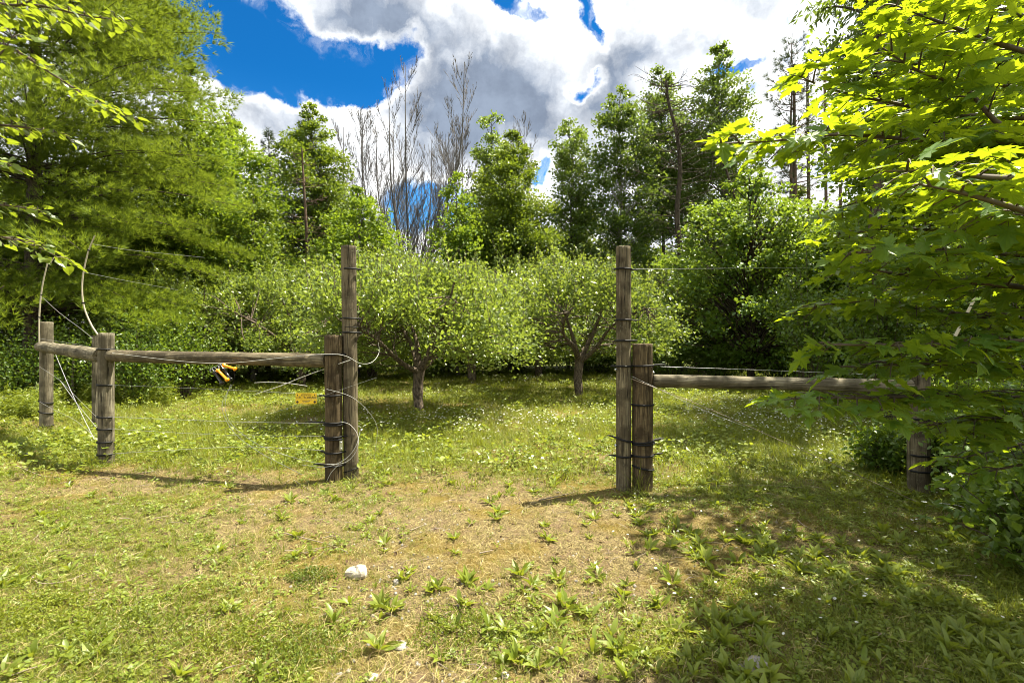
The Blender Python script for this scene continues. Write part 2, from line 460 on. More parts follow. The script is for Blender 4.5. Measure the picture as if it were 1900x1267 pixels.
# ------------------------------------------------------------------ scatter through geometry nodes (only for uncountable ground cover)
def scatter(name, proto_me, mat, P, rot, scl, label, cat):
    proto_me.materials.append(mat)
    po = bpy.data.objects.new(name + '_tuft', proto_me)          # the tuft itself is not in the scene
    me = bpy.data.meshes.new(name); me.vertices.add(len(P)); me.vertices.foreach_set('co', np.asarray(P, np.float32).ravel())
    a = me.attributes.new('rot', 'FLOAT_VECTOR', 'POINT'); a.data.foreach_set('vector', np.asarray(rot, np.float32).ravel())
    a = me.attributes.new('scl', 'FLOAT_VECTOR', 'POINT'); a.data.foreach_set('vector', np.asarray(scl, np.float32).ravel())
    o = obj(name, me, mat, kind='stuff', label=label, cat=cat)
    ng = bpy.data.node_groups.new(name, 'GeometryNodeTree')
    ng.interface.new_socket('Geometry', in_out='INPUT', socket_type='NodeSocketGeometry')
    ng.interface.new_socket('Geometry', in_out='OUTPUT', socket_type='NodeSocketGeometry')
    gi = ng.nodes.new('NodeGroupInput'); gout = ng.nodes.new('NodeGroupOutput')
    iop = ng.nodes.new('GeometryNodeInstanceOnPoints'); oi = ng.nodes.new('GeometryNodeObjectInfo')
    oi.inputs['Object'].default_value = po
    ra = ng.nodes.new('GeometryNodeInputNamedAttribute'); ra.data_type = 'FLOAT_VECTOR'; ra.inputs['Name'].default_value = 'rot'
    sa = ng.nodes.new('GeometryNodeInputNamedAttribute'); sa.data_type = 'FLOAT_VECTOR'; sa.inputs['Name'].default_value = 'scl'
    e2r = ng.nodes.new('FunctionNodeEulerToRotation')
    L = ng.links.new
    L(gi.outputs[0], iop.inputs['Points']); L(oi.outputs['Geometry'], iop.inputs['Instance'])
    L(ra.outputs['Attribute'], e2r.inputs[0]); L(e2r.outputs[0], iop.inputs['Rotation'])
    L(sa.outputs['Attribute'], iop.inputs['Scale']); L(iop.outputs[0], gout.inputs[0])
    md = o.modifiers.new('scatter', 'NODES'); md.node_group = ng
    return o


def tuft(name, n, h, spread, w, seed, lay=0.0, curl=.35):
    """a tuft of curved blades"""
    r = np.random.default_rng(seed); V = []; Fc = []; R = []
    for i in range(n):
        a = r.uniform(0, 2 * np.pi); b = np.array([np.cos(a), np.sin(a), 0]); p0 = np.array([r.normal() * spread, r.normal() * spread, -.01])
        L = h * r.uniform(.45, 1.1); ln = curl * r.uniform(.4, 1.5) + lay
        side = np.array([-b[1], b[0], 0]) * w * r.uniform(.6, 1.2)
        side = side * .6 + np.array([0, 0, 1]) * w * .3 * lay + b * 0
        k = 4; base = len(V); rr = r.uniform(0, 1)
        for j in range(k):
            t = j / (k - 1); th = ln * (0.35 + t) * 1.0
            p = p0 + b * L * t * math.sin(min(th, 1.5)) + np.array([0, 0, L * t * math.cos(min(th, 1.5))]) + b * 0
            ww = side * (1 - t) ** .7
            if j < k - 1: V += [p - ww, p + ww]
            else: V += [p]
            R += [rr] * (2 if j < k - 1 else 1)
        Fc += [(base, base + 1, base + 2), (base + 1, base + 3, base + 2), (base + 2, base + 3, base + 4), (base + 3, base + 5, base + 4), (base + 4, base + 5, base + 6)]
    return np_mesh(name, np.array(V), np.array(Fc), rnd=np.array(R))


def ground_pts(n, y0, y1, r, xm=1.12, power=1.0, extra=.6):
    """random points in the wedge the camera sees (denser near), plus a margin"""
    y = y0 + (y1 - y0) * r.uniform(0, 1, n) ** power
    x = r.uniform(-1, 1, n) * (xm * y + extra)
    return x, y


def put(name, me, mat, x, y, r, s0, s1, label, cat, tilt=.15, dz=0.0, zs=(0.8, 1.2)):
    n = len(x); P = np.stack([x, y, gh(x, y) + dz], -1)
    rot = np.stack([r.normal(0, tilt, n), r.normal(0, tilt, n), r.uniform(0, 6.28, n)], -1)
    s = r.uniform(s0, s1, n); scl = np.stack([s, s, s * r.uniform(zs[0], zs[1], n)], -1)
    return scatter(name, me, mat, P, rot, scl, label, cat)


r = np.random.default_rng(11)
# dry thatch lying flat
x, y = ground_pts(30000, 1.7, 9.0, r, power=1.15)
k = r.uniform(0, 1, len(x)) < 1.05 - green(x, y) * .75
put('dry_grass', tuft('dry_grass_mesh', 11, .085, .035, .0021, 3, lay=1.0, curl=.35), M['grass_dry'], x[k], y[k], r, .6, 1.3, 'dry tan thatch lying matted over the foreground soil', 'dry grass', tilt=.25)
x, y = ground_pts(16000, 1.8, 7.5, r)
k = (fbm(x * 1.3, y * 1.3, 77, 3) > .53)
put('moss', tuft('moss_mesh', 16, .022, .022, .0022, 5, curl=.7), M['moss'], x[k], y[k], r, .7, 1.5, 'low orange brown moss between the grass', 'moss')
lv = leaves(np.array([(0, 0, .008)]), np.array([(0, 1., .15)]), np.array([(.2, 0, 1.)]), np.array([.034]), T_OVATE, np.array([.3]))
x, y = ground_pts(2600, 1.8, 7.0, r); k = fbm(x * 1.1, y * 1.1, 87, 3) > .42
put('leaf_litter', np_mesh('litter_mesh', lv[0], lv[1], rnd=lv[2]), leafmat('dead_brown_leaf', (.07, .04, .022), (.20, .125, .065), (.14, .08, .03), .2, .7, .2, 1.0), x[k], y[k], r, .4, 1.2, 'curled brown dead leaves scattered in the turf', 'leaf litter', tilt=.5)
tv_ = Tubes(); tv_.add(np.array([(-.05, 0, .008), (-.01, .008, .014), (.05, -.004, .009)]), [.0016, .0022, .001], 4)
x, y = ground_pts(900, 1.8, 6.5, r)
put('twig_litter', tv_.mesh('twig_litter_mesh'), M['stick'], x, y, r, .3, 1.5, 'small dead twigs scattered in the turf', 'twigs', tilt=.12)
# short green grass in the foreground
x, y = ground_pts(75000, 1.75, 8.0, r, power=1.1)
k = r.uniform(0, 1, len(x)) < green(x, y) * .95 + .07
kk = r.uniform(0, 1, len(x)) < .6
put('short_grass', tuft('short_grass_mesh', 9, .065, .014, .0021, 9, curl=.55), M['grass_g'], x[k & kk], y[k & kk], r, .55, 1.35, 'short green grass growing through the thatch near the camera', 'grass')
put('pale_grass', tuft('pale_grass_mesh', 9, .055, .016, .0021, 10, curl=.7), M['grass_y'], x[k & ~kk], y[k & ~kk], r, .6, 1.35, 'short yellowish grass near the camera', 'grass')
x, y = ground_pts(26000, 1.9, 7.0, r, power=1.0)
k = r.uniform(0, 1, len(x)) < (green(x, y) - .15) * .8
lv = r.uniform(0, 1, (14, 3)); P = np.stack([(lv[:, 0] - .5) * .07, (lv[:, 1] - .5) * .07, lv[:, 2] * .018 + .004], -1)
V_, F_, R_ = leaves(P, np.stack([r.normal(size=14), r.normal(size=14), r.normal(size=14) * .3], -1), np.tile([0, 0, 1.], (14, 1)) + r.normal(size=(14, 3)) * .3, r.uniform(.012, .024, 14), T_OVATE, r.uniform(0, 1, 14))
put('ground_herbs', np_mesh('herb_mesh', V_, F_, rnd=R_), M['leaf_weed'], x[k], y[k], r, .6, 1.5, 'small leafy herbs creeping among the grass', 'ground cover', tilt=.2)
# upright leafy sprigs
lp = []; ld = []
for i in range(9):
    a = r.uniform(0, 6.28); lp.append((math.cos(a) * .008, math.sin(a) * .008, .002)); ld.append((math.cos(a) * .8, math.sin(a) * .8, r.uniform(.3, 1.6)))
V_, F_, R_ = leaves(np.array(lp), np.array(ld), np.tile([0, 0, 1.], (9, 1)) + r.normal(size=(9, 3)) * .3, r.uniform(.05, .10, 9), (T_OVATE[0] * np.array([.55, 1, 1.2]), T_OVATE[1]), r.uniform(0, 1, 9))
x, y = ground_pts(6500, 1.9, 7.5, r); dn = np.clip((x / y + .02) * 2.2, 0, 1) * .75 + .10
k = r.uniform(0, 1, len(x)) < dn * np.clip(fbm(x * 1.7, y * 1.7, 55, 3) * 2.6 - .75, 0, 1)
put('leafy_sprigs', np_mesh('sprig_mesh', V_, F_, rnd=R_), M['leaf_weed'], x[k], y[k], r, .4, 1.25, 'upright broad leaved sprigs scattered through the turf', 'ground cover', tilt=.2)
# long grass
x, y = ground_pts(11000, 1.9, 8.5, r)
k = r.uniform(0, 1, len(x)) < (green(x, y) - .36) * .9
put('long_grass', tuft('long_grass_mesh', 10, .17, .014, .0024, 19, curl=.5), M['grass_g'], x[k], y[k], r, .5, 1.15, 'longer green grass blades in loose tufts', 'grass')
# orchard floor
x, y = ground_pts(56000, 4.6, 27.0, r, power=1.15, xm=1.15)
kp = r.uniform(0, 1, len(x)) < np.clip((y - 4.6) / 3.2, 0, 1) * np.clip(green(x, y) * 1.5, .1, 1); x = x[kp]; y = y[kp]
kk = r.uniform(0, 1, len(x)) < .66 - .25 * fbm(x * .5, y * .5, 5, 3)
put('orchard_grass', tuft('orchard_grass_mesh', 15, .17, .06, .0055, 29, curl=.55), M['grass_g'], x[kk], y[kk], r, .45, 1.4, 'lush grass covering the orchard floor', 'grass')
put('orchard_pale_grass', tuft('orchard_pale_mesh', 14, .12, .06, .005, 30, curl=.7), M['grass_y'], x[~kk], y[~kk], r, .5, 1.3, 'yellowish grass covering the orchard floor', 'grass')
x, y = ground_pts(16000, 5.0, 24.0, r, power=1.1, xm=1.1); kp = r.uniform(0, 1, len(x)) < np.clip((y - 5.0) / 2.5, 0, 1) * (fbm(x * .8, y * .8, 91, 3) * 2 - .62)
nl_ = 26; lp = np.stack([r.normal(size=nl_) * .07, r.normal(size=nl_) * .07, r.uniform(.02, .13, nl_)], -1); V_, F_, R_ = leaves(lp, np.stack([r.normal(size=nl_), r.normal(size=nl_), r.uniform(-.1, .7, nl_)], -1), r.normal(size=(nl_, 3)) * .4 + (0, 0, 1), r.uniform(.025, .055, nl_), T_OVATE, r.uniform(0, 1, nl_))
put('orchard_herbs', np_mesh('orchard_herb_mesh', V_, F_, rnd=R_), M['leaf_weed'], x[kp], y[kp], r, .6, 1.6, 'leafy clover and herbs in clumps over the orchard floor', 'ground cover')
# white clover and daisies
x, y = ground_pts(22000, 5.6, 20.0, r, xm=.9)
k = r.uniform(0, 1, len(x)) < np.clip((fbm(x * .45 + 5, y * .45, 31, 3) - .40) * 4, 0, 1) * np.clip(x / y * 1.5 + 1.05, .08, 1)
fv, ff, fr = leaves(np.tile([0, 0, .16], (7, 1)), np.array([(math.cos(i * .9), math.sin(i * .9), .25) for i in range(7)]), np.tile([0, 0, 1.], (7, 1)), np.full(7, .017), T_OVATE, np.full(7, .7))
put('white_flowers', np_mesh('flower_mesh', fv, ff, rnd=fr), M['petal'], x[k], y[k], r, .6, 1.2, 'tiny white flowers dotted through the orchard grass', 'flowers', tilt=.3)
x, y = ground_pts(500, 2.4, 6.0, r); k = (x / y > .2)
put('small_daisies', np_mesh('daisy_mesh', fv * np.array([.8, .8, .45]), ff, rnd=fr), M['petal'], x[k], y[k], r, .6, .9, 'scattered small white flowers in the shaded grass', 'flowers', tilt=.3)
# pebbles
pv = unit(np.array([(math.cos(a) * math.cos(b), math.sin(a) * math.cos(b), math.sin(b) * .6) for b in (-.9, 0, .9) for a in np.arange(6) * 1.047] + [(0, 0, -1), (0, 0, 1)])) * .011
pf = [(i + 6 * j, (i + 1) % 6 + 6 * j, (i + 1) % 6 + 6 * j + 6) for j in (0, 1) for i in range(6)] + [(i + 6 * j, (i + 1) % 6 + 6 * j + 6, i + 6 * j + 6) for j in (0, 1) for i in range(6)] + [((i + 1) % 6, i, 18) for i in range(6)] + [(i + 12, (i + 1) % 6 + 12, 19) for i in range(6)]
x, y = ground_pts(1600, 1.8, 4.6, r); k = (np.abs(x / y - .0) < .55) & (fbm(x * 1.1, y * 1.1, 41, 3) > .45)
put('pebbles', np_mesh('pebble_mesh', pv, np.array(pf), rnd=np.full(20, .5)), M['stone_grey'], x[k], y[k], r, .35, 1.1, 'small pebbles in the bare soil', 'pebbles', tilt=.6)

# ------------------------------------------------------------------ fence: posts, rails, insulators, wires
def log_mesh(name, L, R, seed, nseg=40, rows=60, taper=0.0, bow=0.0, cracks=4, flat_side=0.0):
    """a round log along +Z from 0 to L, with checks (cracks) cut along it and sawn ends"""
    q = np.random.default_rng(seed); a = np.arange(nseg) / nseg * 2 * np.pi; z = np.linspace(0, L, rows)
    A, Z = np.meshgrid(a, z)
    rr = R * (1 - taper * Z / L)
    rr = rr * (1 + .05 * (fbm(np.cos(A) * 1.3 + 9 + seed, Z * 1.4 + np.sin(A) * 1.3, seed, 3) - .5) * 2)
    rr = rr * (1 + .02 * (vnoise(A * 6, Z * 3, seed + 4) - .5) * 2)
    for c in range(cracks):
        ca = q.uniform(0, 2 * np.pi); z0 = q.uniform(-.2, .8) * L; z1 = z0 + q.uniform(.3, .9) * L
        wv_ = ca + .10 * np.sin(Z * q.uniform(2, 6) + c)
        dA = np.angle(np.exp(1j * (A - wv_)))
        amp = np.clip((Z - z0) / .12, 0, 1) * np.clip((z1 - Z) / .12, 0, 1)
        rr = rr * (1 - .24 * amp * np.exp(-(dA / .07) ** 2))
    X = rr * np.cos(A); Yy = rr * np.sin(A) * (1 - flat_side)
    X = X + bow * np.sin(Z / L * np.pi)
    ch = .004
    V = [np.stack([X, Yy, Z], -1).reshape(-1, 3)]; n = rows * nseg
    top = []
    for f, dz in ((.96, .004), (.6, .006), (.3, .005)):
        top.append(np.stack([X[-1] * f, Yy[-1] * f, np.full(nseg, L + dz) + .003 * q.normal(size=nseg)], -1))
    V += top; V.append(np.array([[X[-1].mean(), 0, L + .004]])); V.append(np.array([[X[0].mean(), 0, 0]]))
    Fq = []
    for i in range(rows + 2):
        for j in range(nseg):
            j2 = (j + 1) % nseg; Fq.append((i * nseg + j, i * nseg + j2, (i + 1) * nseg + j2, (i + 1) * nseg + j))
    t = (rows + 2) * nseg; c = (rows + 3) * nseg
    for j in range(nseg):
        Fq.append((t + j, t + (j + 1) % nseg, c)); Fq.append(((j + 1) % nseg, j, c + 1))
    me = bpy.data.meshes.new(name); me.from_pydata(np.concatenate(V).tolist(), [], Fq)
    me.polygons.foreach_set('use_smooth', [i < (rows - 1) * nseg for i in range(len(Fq))]); me.update(); return me


def log_between(name, a, b, R, mat, parent, seed, **kw):
    a = Vector(a); b = Vector(b); me = log_mesh(name, (b - a).length, R, seed, **kw)
    o = obj(name, me, mat, parent); q = (b - a).to_track_quat('Z', 'Y')
    o.location = a - parent.location; o.rotation_euler = q.to_euler(); return o


def base_pt(px, pyb):
    Y = depth(pyb); x = (px - CX) * Y / F
    return np.array([x, Y, float(gh(x, Y))])


POSTS = {'P1': (86, 796, 598, 27), 'P2': (197, 859, 619, 32), 'P3': (620, 892, 623, 33), 'P4': (652, 888, 458, 28),
         'P5': (1157, 909, 459, 28), 'P6': (1192, 909, 639, 39), 'P7': (1705, 915, 682, 44)}
PB = {k_: base_pt(v[0], v[1]) for k_, v in POSTS.items()}
PR = {k_: v[3] * PB[k_][1] / F / 2 / math.hypot(1, PB[k_][0] / PB[k_][1]) for k_, v in POSTS.items()}     # off-axis posts look wider than they are


def topz(k_): return CAMH - (POSTS[k_][2] - CY) * PB[k_][1] / F


def post(k_, parent, mat, seed, name='post', label=None, tilt=(0, 0), **kw):
    p = Vector(PB[k_]); p.z -= .25
    q = Vector((PB[k_][0] + tilt[0], PB[k_][1] + tilt[1], topz(k_)))
    o = log_between(name, p, q, PR[k_], mat, parent, seed, **kw)
    if label: o['label'] = label
    return o


def ring(parent, k_, py, ext=0.0, extr=0.0, slant=0.0, rad=.0095, name='insulator_tube', droop=0.0):
    """black tubing wrapped round a post; ext/extr (pixels) let its ends stick out to the left or right"""
    c = PB[k_]; R = PR[k_] + rad * .8; z = CAMH - (py - CY) * c[1] / F
    e = ext * c[1] / F; er = extr * c[1] / F
    pts = []
    # wraps the camera side of the post
    if e: pts += [(-R - e, .03, 0)]
    for a in np.linspace(math.radians(185), math.radians(355), 9): pts.append((R * math.cos(a), R * math.sin(a), 0))
    if er: pts += [(R + er, .03, 0)]
    if not e and not er:
        pts = [(R * math.cos(a), R * math.sin(a), 0) for a in np.linspace(math.radians(150), math.radians(390), 12)]
    P = np.array([(c[0] + x_, c[1] + y_, z + slant * x_ - droop * abs(x_) * (abs(x_) > R)) for x_, y_, _ in pts])
    P = spline(P, 30); t = Tubes(); t.add(P - np.array(parent.location), np.concatenate([[rad * .4], np.full(28, rad), [rad * .4]]), 6)
    o = obj(name, t.mesh(name), M['black'], parent); return o


def wire_thing(pts, rad, label, mat='wire', name='fence_wire', n=40, group=None, cat='wire'):
    P = np.array([at(*p) for p in pts]); P[:, 2] = np.maximum(P[:, 2], gh(P[:, 0], P[:, 1]) + .01)
    rad = rad * .78; S = spline(P, n); o0 = S[0].copy(); t = Tubes(); t.add(S - o0, rad, 5)
    return obj(name, t.mesh(name), M[mat], loc=o0, label=label, cat=cat, group=group)


y1, y2, y3, y4, y5, y6, y7 = [PB[k_][1] for k_ in ('P1', 'P2', 'P3', 'P4', 'P5', 'P6', 'P7')]
lf = thing('rail_fence', 'weathered round rail fence with three posts on the left of the gateway', 'fence', tuple(PB['P2']))
post('P1', lf, M['wood_grey'], 11, label='farthest left grey post'); post('P2', lf, M['wood_grey'], 5, label='middle grey post with a split face', cracks=6)
post('P3', lf, M['wood_brown'], 23, label='short brown post beside the tall gate post', cracks=6, tilt=(-.01, 0))
log_between('rail', at(76, 643, y1 - .02), at(188, 660, y2 + .05), .088, M['wood_grey'], lf, 31, cracks=5, bow=.01)
log_between('rail', at(206, 660, y2 - .02), at(606, 669, y3), .075, M['wood_mid'], lf, 37, cracks=6, rows=90, bow=-.02)
for k_, py, e, er, s in (('P1', 745, 0, 0, -.25), ('P1', 764, 0, 0, -.25), ('P1', 790, 0, 0, .1), ('P2', 648, 0, 0, 0), ('P2', 714, 8, 0, -.05), ('P2', 773, 8, 0, -.05),
                     ('P2', 795, 8, 0, -.04), ('P2', 819, 6, 0, 0), ('P2', 842, 8, 0, 0), ('P3', 658, 26, 6, .03), ('P3', 733, 16, 2, .05), ('P3', 783, 40, 14, 0),
                     ('P3', 787, 6, 2, 0), ('P3', 809, 10, 20, .02), ('P3', 813, 4, 0, -.04), ('P3', 838, 12, 6, 0), ('P3', 862, 24, 4, 0)):
    ring(lf, k_, py, e, er, s)
gl = thing('gate_post', 'tall round post left of the open gateway, behind the short brown post', 'gate post', tuple(PB['P4']), group='tall gate posts')
post('P4', gl, M['wood_mid'], 41, 'pole', cracks=5, tilt=(-.03, 0), rows=90)
for py, e, s in ((500, 9, -.02), (591, 9, -.03), (617, 6, -.02)): ring(gl, 'P4', py, e, 3, s)
ring(gl, 'P4', 870, 0, 10, .35, .005); ring(gl, 'P4', 607, 0, 0, -.02, .003, 'wire_loop')
rf = thing('rail_fence', 'round rail fence right of the gateway running into the maple leaves', 'fence', tuple(PB['P6']))
post('P6', rf, M['wood_brown'], 47, label='short brown post beside the tall gate post', cracks=7, flat_side=.1)
post('P7', rf, M['wood_mid'], 53, label='shaded post half hidden by maple leaves')
log_between('rail', at(1211, 706, y6 - .01), at(1688, 716, y7), .064, M['wood_grey'], rf, 59, cracks=4, rows=90, bow=-.03)
for k_, py, e, er, s in (('P6', 678, 30, 26, .04), ('P6', 750, 2, 0, 0), ('P6', 818, 10, 22, .1), ('P6', 822, 0, 4, .02), ('P6', 843, 6, 20, .03), ('P6', 866, 0, 2, -.2), ('P7', 776, 6, 10, 0), ('P7', 843, 0, 16, 0),
                     ('P7', 872, 0, 14, 0)): ring(rf, k_, py, e, er, s)
gr_ = thing('gate_post', 'tall mottled post right of the open gateway, beside the short brown post', 'gate post', tuple(PB['P5']), group='tall gate posts')
post('P5', gr_, M['wood_mid'], 61, 'pole', cracks=5, rows=90)
for py, e, er, s in ((500, 2, 13, -.03), (594, 2, 15, -.01), (632, 2, 13, .02), (679, 8, 2, 0), (815, 14, 2, -.25), (845, 12, 2, 0)): ring(gr_, 'P5', py, e, er, s)


# fibreglass rods standing on the left posts and behind the maple
def rod(pts, rad, label, clips):
    P = np.array([at(*p) for p in pts]); S = spline(P, 30); o = thing('fence_rod', label, 'rod', tuple(S[0]), group='pale rods above the fence')
    t = Tubes(); t.add(S - S[0], np.linspace(rad, rad * .7, 30), 8); obj('rod_shaft', t.mesh('rod_shaft'), M['rod'], o)
    for f in clips:
        i = int(f * 28); t = Tubes(); d = (S[i + 1] - S[i]) * .5
        t.add(np.array([S[i] - d * .4, S[i] - d * .1, S[i] + d * .3, S[i] + d * .5]) - S[0], [.006, .019, .019, .006], 8); obj('insulator_clip', t.mesh('insulator_clip'), M['black'], o)
    return o


rod([(73, 640, 8.2), (73, 585, 8.2), (78, 535, 8.2), (88, 488, 8.2)], .013, 'pale short rod leaning up from the farthest left post', (.35, .62))
rod([(182, 622, 6.1), (168, 600, 6.1), (155, 565, 6.1), (153, 520, 6.1), (163, 470, 6.1), (176, 437, 6.1)], .0105, 'pale bowed rod rising from the middle left post', (.45, .86))
rod([(1768, 632, 4.6), (1800, 570, 4.6), (1842, 490, 4.6), (1882, 405, 4.6)], .014, 'pale straight rod leaning among the maple leaves', (.3,))
# grey stake behind
st = thing('stake', 'thin grey wooden stake standing behind the left rail', 'stake', tuple(base_pt(134, 752)))
b = base_pt(134, 752); mb = Tubes(); mb.add(np.array([(0, 0, -.1), (.01, 0, .6), (.03, 0, 1.25)]), [.034, .032, .028], 4); obj('stake_shaft', mb.mesh('stake_shaft', False), M['wood_grey'], st)
st2 = thing('pipe_post', 'grey narrow post close behind the middle left post', 'post', tuple(base_pt(178, 800)))
b = base_pt(178, 800); zt = CAMH - (622 - CY) * b[1] / F; mb = Tubes(); mb.add(np.array([(0, 0, -.1), (0, 0, zt * .5), (.0, 0, zt)]), .055, 12); obj('post_shaft', mb.mesh('post_shaft'), M['wood_grey'], st2)

WG = 'fence wires'
wire_thing([(200, 714, y2 - .12), (400, 722, 5.5), (606, 733, y3)], .0022, 'thin wire strand running under the left rail at sign height', group=WG)
wire_thing([(200, 773, y2 - .12), (430, 782, 5.5), (606, 785, y3)], .0026, 'wire strand at knee height crossing between the left posts', group=WG)
wire_thing([(200, 795, y2 - .12), (400, 806, 5.5), (606, 809, y3)], .0020, 'second lowest but one strand between the left posts, very thin', group=WG)
wire_thing([(200, 842, y2 - .12), (430, 829, 5.5), (540, 832, 5.4), (606, 836, y3)], .0026, 'low wire strand sagging upward between the left posts', group=WG)
wire_thing([(205, 846, y2 - .12), (400, 800, 5.3), (700, 700, 5.0)], .0012, 'hair thin loose strand rising to the right past the left gate posts', group=WG)
wire_thing([(208, 655, y2 - .15), (345, 671, 5.4), (430, 673, 5.3), (520, 664, 5.1), (600, 657, 5.0), (640, 660, 5.0), (668, 674, 5.05), (690, 672, 5.3), (703, 655, 5.5), (702, 635, 5.5)], .0030, 'loose pale wire hanging along the left rail and looping past the tall post', 'braid', group=WG)
wire_thing([(475, 731, 5.6), (520, 716, 5.5), (560, 700, 5.4), (606, 683, 5.25), (650, 668, 5.1)], .0052, 'pale braided cord slanting up to the short brown post', 'braid', 'braided_cord', cat='cord')
wire_thing([(472, 710, 5.6), (500, 709, 5.6), (535, 711, 5.5), (570, 716, 5.6)], .0040, 'short pale cord end drooping across the slanting cord', 'braid', 'braided_cord', cat='cord')
wire_thing([(431, 713, 5.35), (418, 735, 5.3), (412, 755, 5.3), (420, 780, 5.3), (440, 808, 5.2), (480, 838, 5.1), (525, 862, 5.0), (560, 880, 5.0)], .0030, 'loose wire loop curving down from the gate handles to the grass', 'braid', 'loose_wire')
wire_thing([(428, 713, 5.35), (419, 740, 5.3), (419, 765, 5.3), (432, 790, 5.3), (480, 825, 5.2), (550, 850, 5.1), (600, 860, 5.1), (640, 858, 5.05), (662, 835, 5.05), (664, 808, 5.08), (650, 788, 5.1), (632, 782, 5.15)], .0030, 'long wire loop from the gate handles round the foot of the tall left post', 'braid', 'loose_wire')
wire_thing([(560, 862, 5.1), (605, 866, 5.1), (640, 852, 5.05), (660, 828, 5.05), (668, 800, 5.1)], .0030, 'wire curling against the foot of the left gate posts', 'braid', 'loose_wire')
wire_thing([(606, 893, 5.1), (615, 876, 5.08), (632, 858, 5.06)], .0028, 'short wire end poking down at the foot of the short brown left post', 'braid', 'loose_wire')
wire_thing([(606, 722, 5.1), (640, 731, 5.08), (665, 745, 5.1), (690, 772, 5.3), (700, 795, 5.4), (697, 830, 5.5), (694, 850, 5.6)], .0026, 'wire springing off the left gate posts into the grass', 'braid', 'loose_wire')
wire_thing([(102, 655, 7.9), (125, 710, 7.4), (150, 765, 6.9), (175, 815, 6.5)], .0055, 'bright brace wire slanting down between the two far left posts', 'wire', 'brace_wire')
wire_thing([(112, 706, 7.6), (140, 745, 7.1), (180, 794, 6.3)], .0045, 'shorter brace wire slanting to the foot of the middle left post', 'wire', 'brace_wire')
wire_thing([(73, 628, 8.1), (150, 640, 7.0), (182, 648, 6.2)], .0022, 'thin top strand between the two far left posts', group=WG)
wire_thing([(73, 680, 8.2), (110, 705, 7.6), (150, 745, 7.0), (186, 780, 6.2)], .0022, 'thin strand slanting across the farthest left post', group=WG)
wire_thing([(73, 745, 8.2), (100, 760, 7.8), (140, 780, 7.0), (186, 820, 6.1)], .0026, 'low strand from the farthest left post', group=WG)
wire_thing([(79, 552, 8.2), (110, 580, 7.6), (150, 610, 6.8), (172, 628, 6.2)], .0030, 'wire falling from the short rod to the middle left post', group=WG)
wire_thing([(172, 453, 6.1), (250, 465, 7.5), (380, 478, 10.0)], .0022, 'upper strand leading away from the bowed rod', group=WG)
wire_thing([(155, 505, 6.1), (240, 522, 7.0), (330, 538, 9.0)], .0022, 'lower strand leading away from the bowed rod', group=WG)
wire_thing([(1180, 499, y5), (1350, 498, 7.0), (1560, 496, 9.5)], .0020, 'high strand leading right from the tall right post', group=WG)
wire_thing([(1170, 702, 4.78), (1300, 752, 4.6), (1450, 818, 4.5), (1600, 885, 4.45), (1700, 930, 4.4)], .0036, 'dark slack wire slanting down from the right gate posts to the maple', group=WG, mat='stick')
wire_thing([(1172, 698, 4.80), (1300, 758, 4.7), (1380, 790, 4.6)], .0022, 'pale slack wire beside the dark slanting one', group=WG)
wire_thing([(1226, 680, 4.75), (1400, 686, 5.0), (1600, 694, 5.2)], .0024, 'strand just above the right rail', group=WG)
wire_thing([(1225, 905, 4.7), (1290, 902, 4.7), (1400, 899, 4.75), (1500, 905, 4.8)], .0014, 'slack wire lying in the grass right of the gate posts', group=WG, mat='stick')
wire_thing([(1730, 932, 4.2), (1780, 938, 4.0), (1815, 955, 3.9), (1900, 985, 3.6), (1990, 1010, 3.4)], .0034, 'pale wire crossing the shaded plants at the right edge', group=WG)


# gate handles
def handle(a, b, R, mat, hook_end, label):
    a = at(*a); b = at(*b); o = thing('gate_handle', label, 'gate handle', tuple(a), group='electric gate handles hung on the wire')
    d = b - a; L = np.linalg.norm(d); fr = np.array([0, .02, .05, .10, .12, .85, .88, .93, .97, 1.0]); rr = np.array([.5, 1.5, 1.6, 1.5, .95, .95, 1.6, 1.7, 1.5, .5]) * R
    t = Tubes(); t.add(fr[:, None] * d[None], rr, 16); obj('grip', t.mesh('grip'), mat, o)
    u_ = -d / L if hook_end else d / L; s = np.zeros(3) if hook_end else d
    sd = unit(np.cross(u_, [0, 1, 0]))
    P = [s + u_ * .0, s + u_ * .035] + [s + u_ * (.05 + .018 * math.sin(q)) + sd * .018 * (1 - math.cos(q)) for q in np.linspace(.2, 4.4, 9)]
    t = Tubes(); t.add(spline(P, 24), .0032, 6); obj('hook', t.mesh('hook'), M['metal'], o)


handle((414, 677, 5.3), (438, 685, 5.25), .0135, M['orange'], True, 'orange gate handle lying nearly level under the rail')
handle((403, 686, 5.28), (423, 706, 5.2), .0135, M['orange'], True, 'orange gate handle slanting down between two black ones')
handle((398, 690, 5.3), (413, 713, 5.22), .0155, M['gloss_black'], True, 'black gate handle at the left end of the bunch')
handle((415, 685, 5.32), (429, 706, 5.28), .0155, M['gloss_black'], True, 'black gate handle behind the slanting orange one')
wire_thing([(434, 686, 5.26), (435, 700, 5.26), (432, 715, 5.28)], .003, 'short dark lead hanging from the level orange handle', 'black', 'handle_lead', cat='wire')
# warning sign
sy = 5.12
sg = thing('warning_sign', 'small yellow electric fence warning sign with black print, left of the short post', 'sign', tuple(at(568, 739, sy)))
hw, hh = 19.5 * sy / F, 10 * sy / F
mb = MB(); B_ = .0015
mb.add([(-hw, -B_, -hh), (hw, -B_, -hh), (hw, -B_, hh), (-hw, -B_, hh), (-hw, B_, -hh), (hw, B_, -hh), (hw, B_, hh), (-hw, B_, hh)],
       [(0, 1, 2, 3), (5, 4, 7, 6), (1, 5, 6, 2), (4, 0, 3, 7), (3, 2, 6, 7), (4, 5, 1, 0)])
obj('plate', mb.build('plate'), M['sign'], sg)


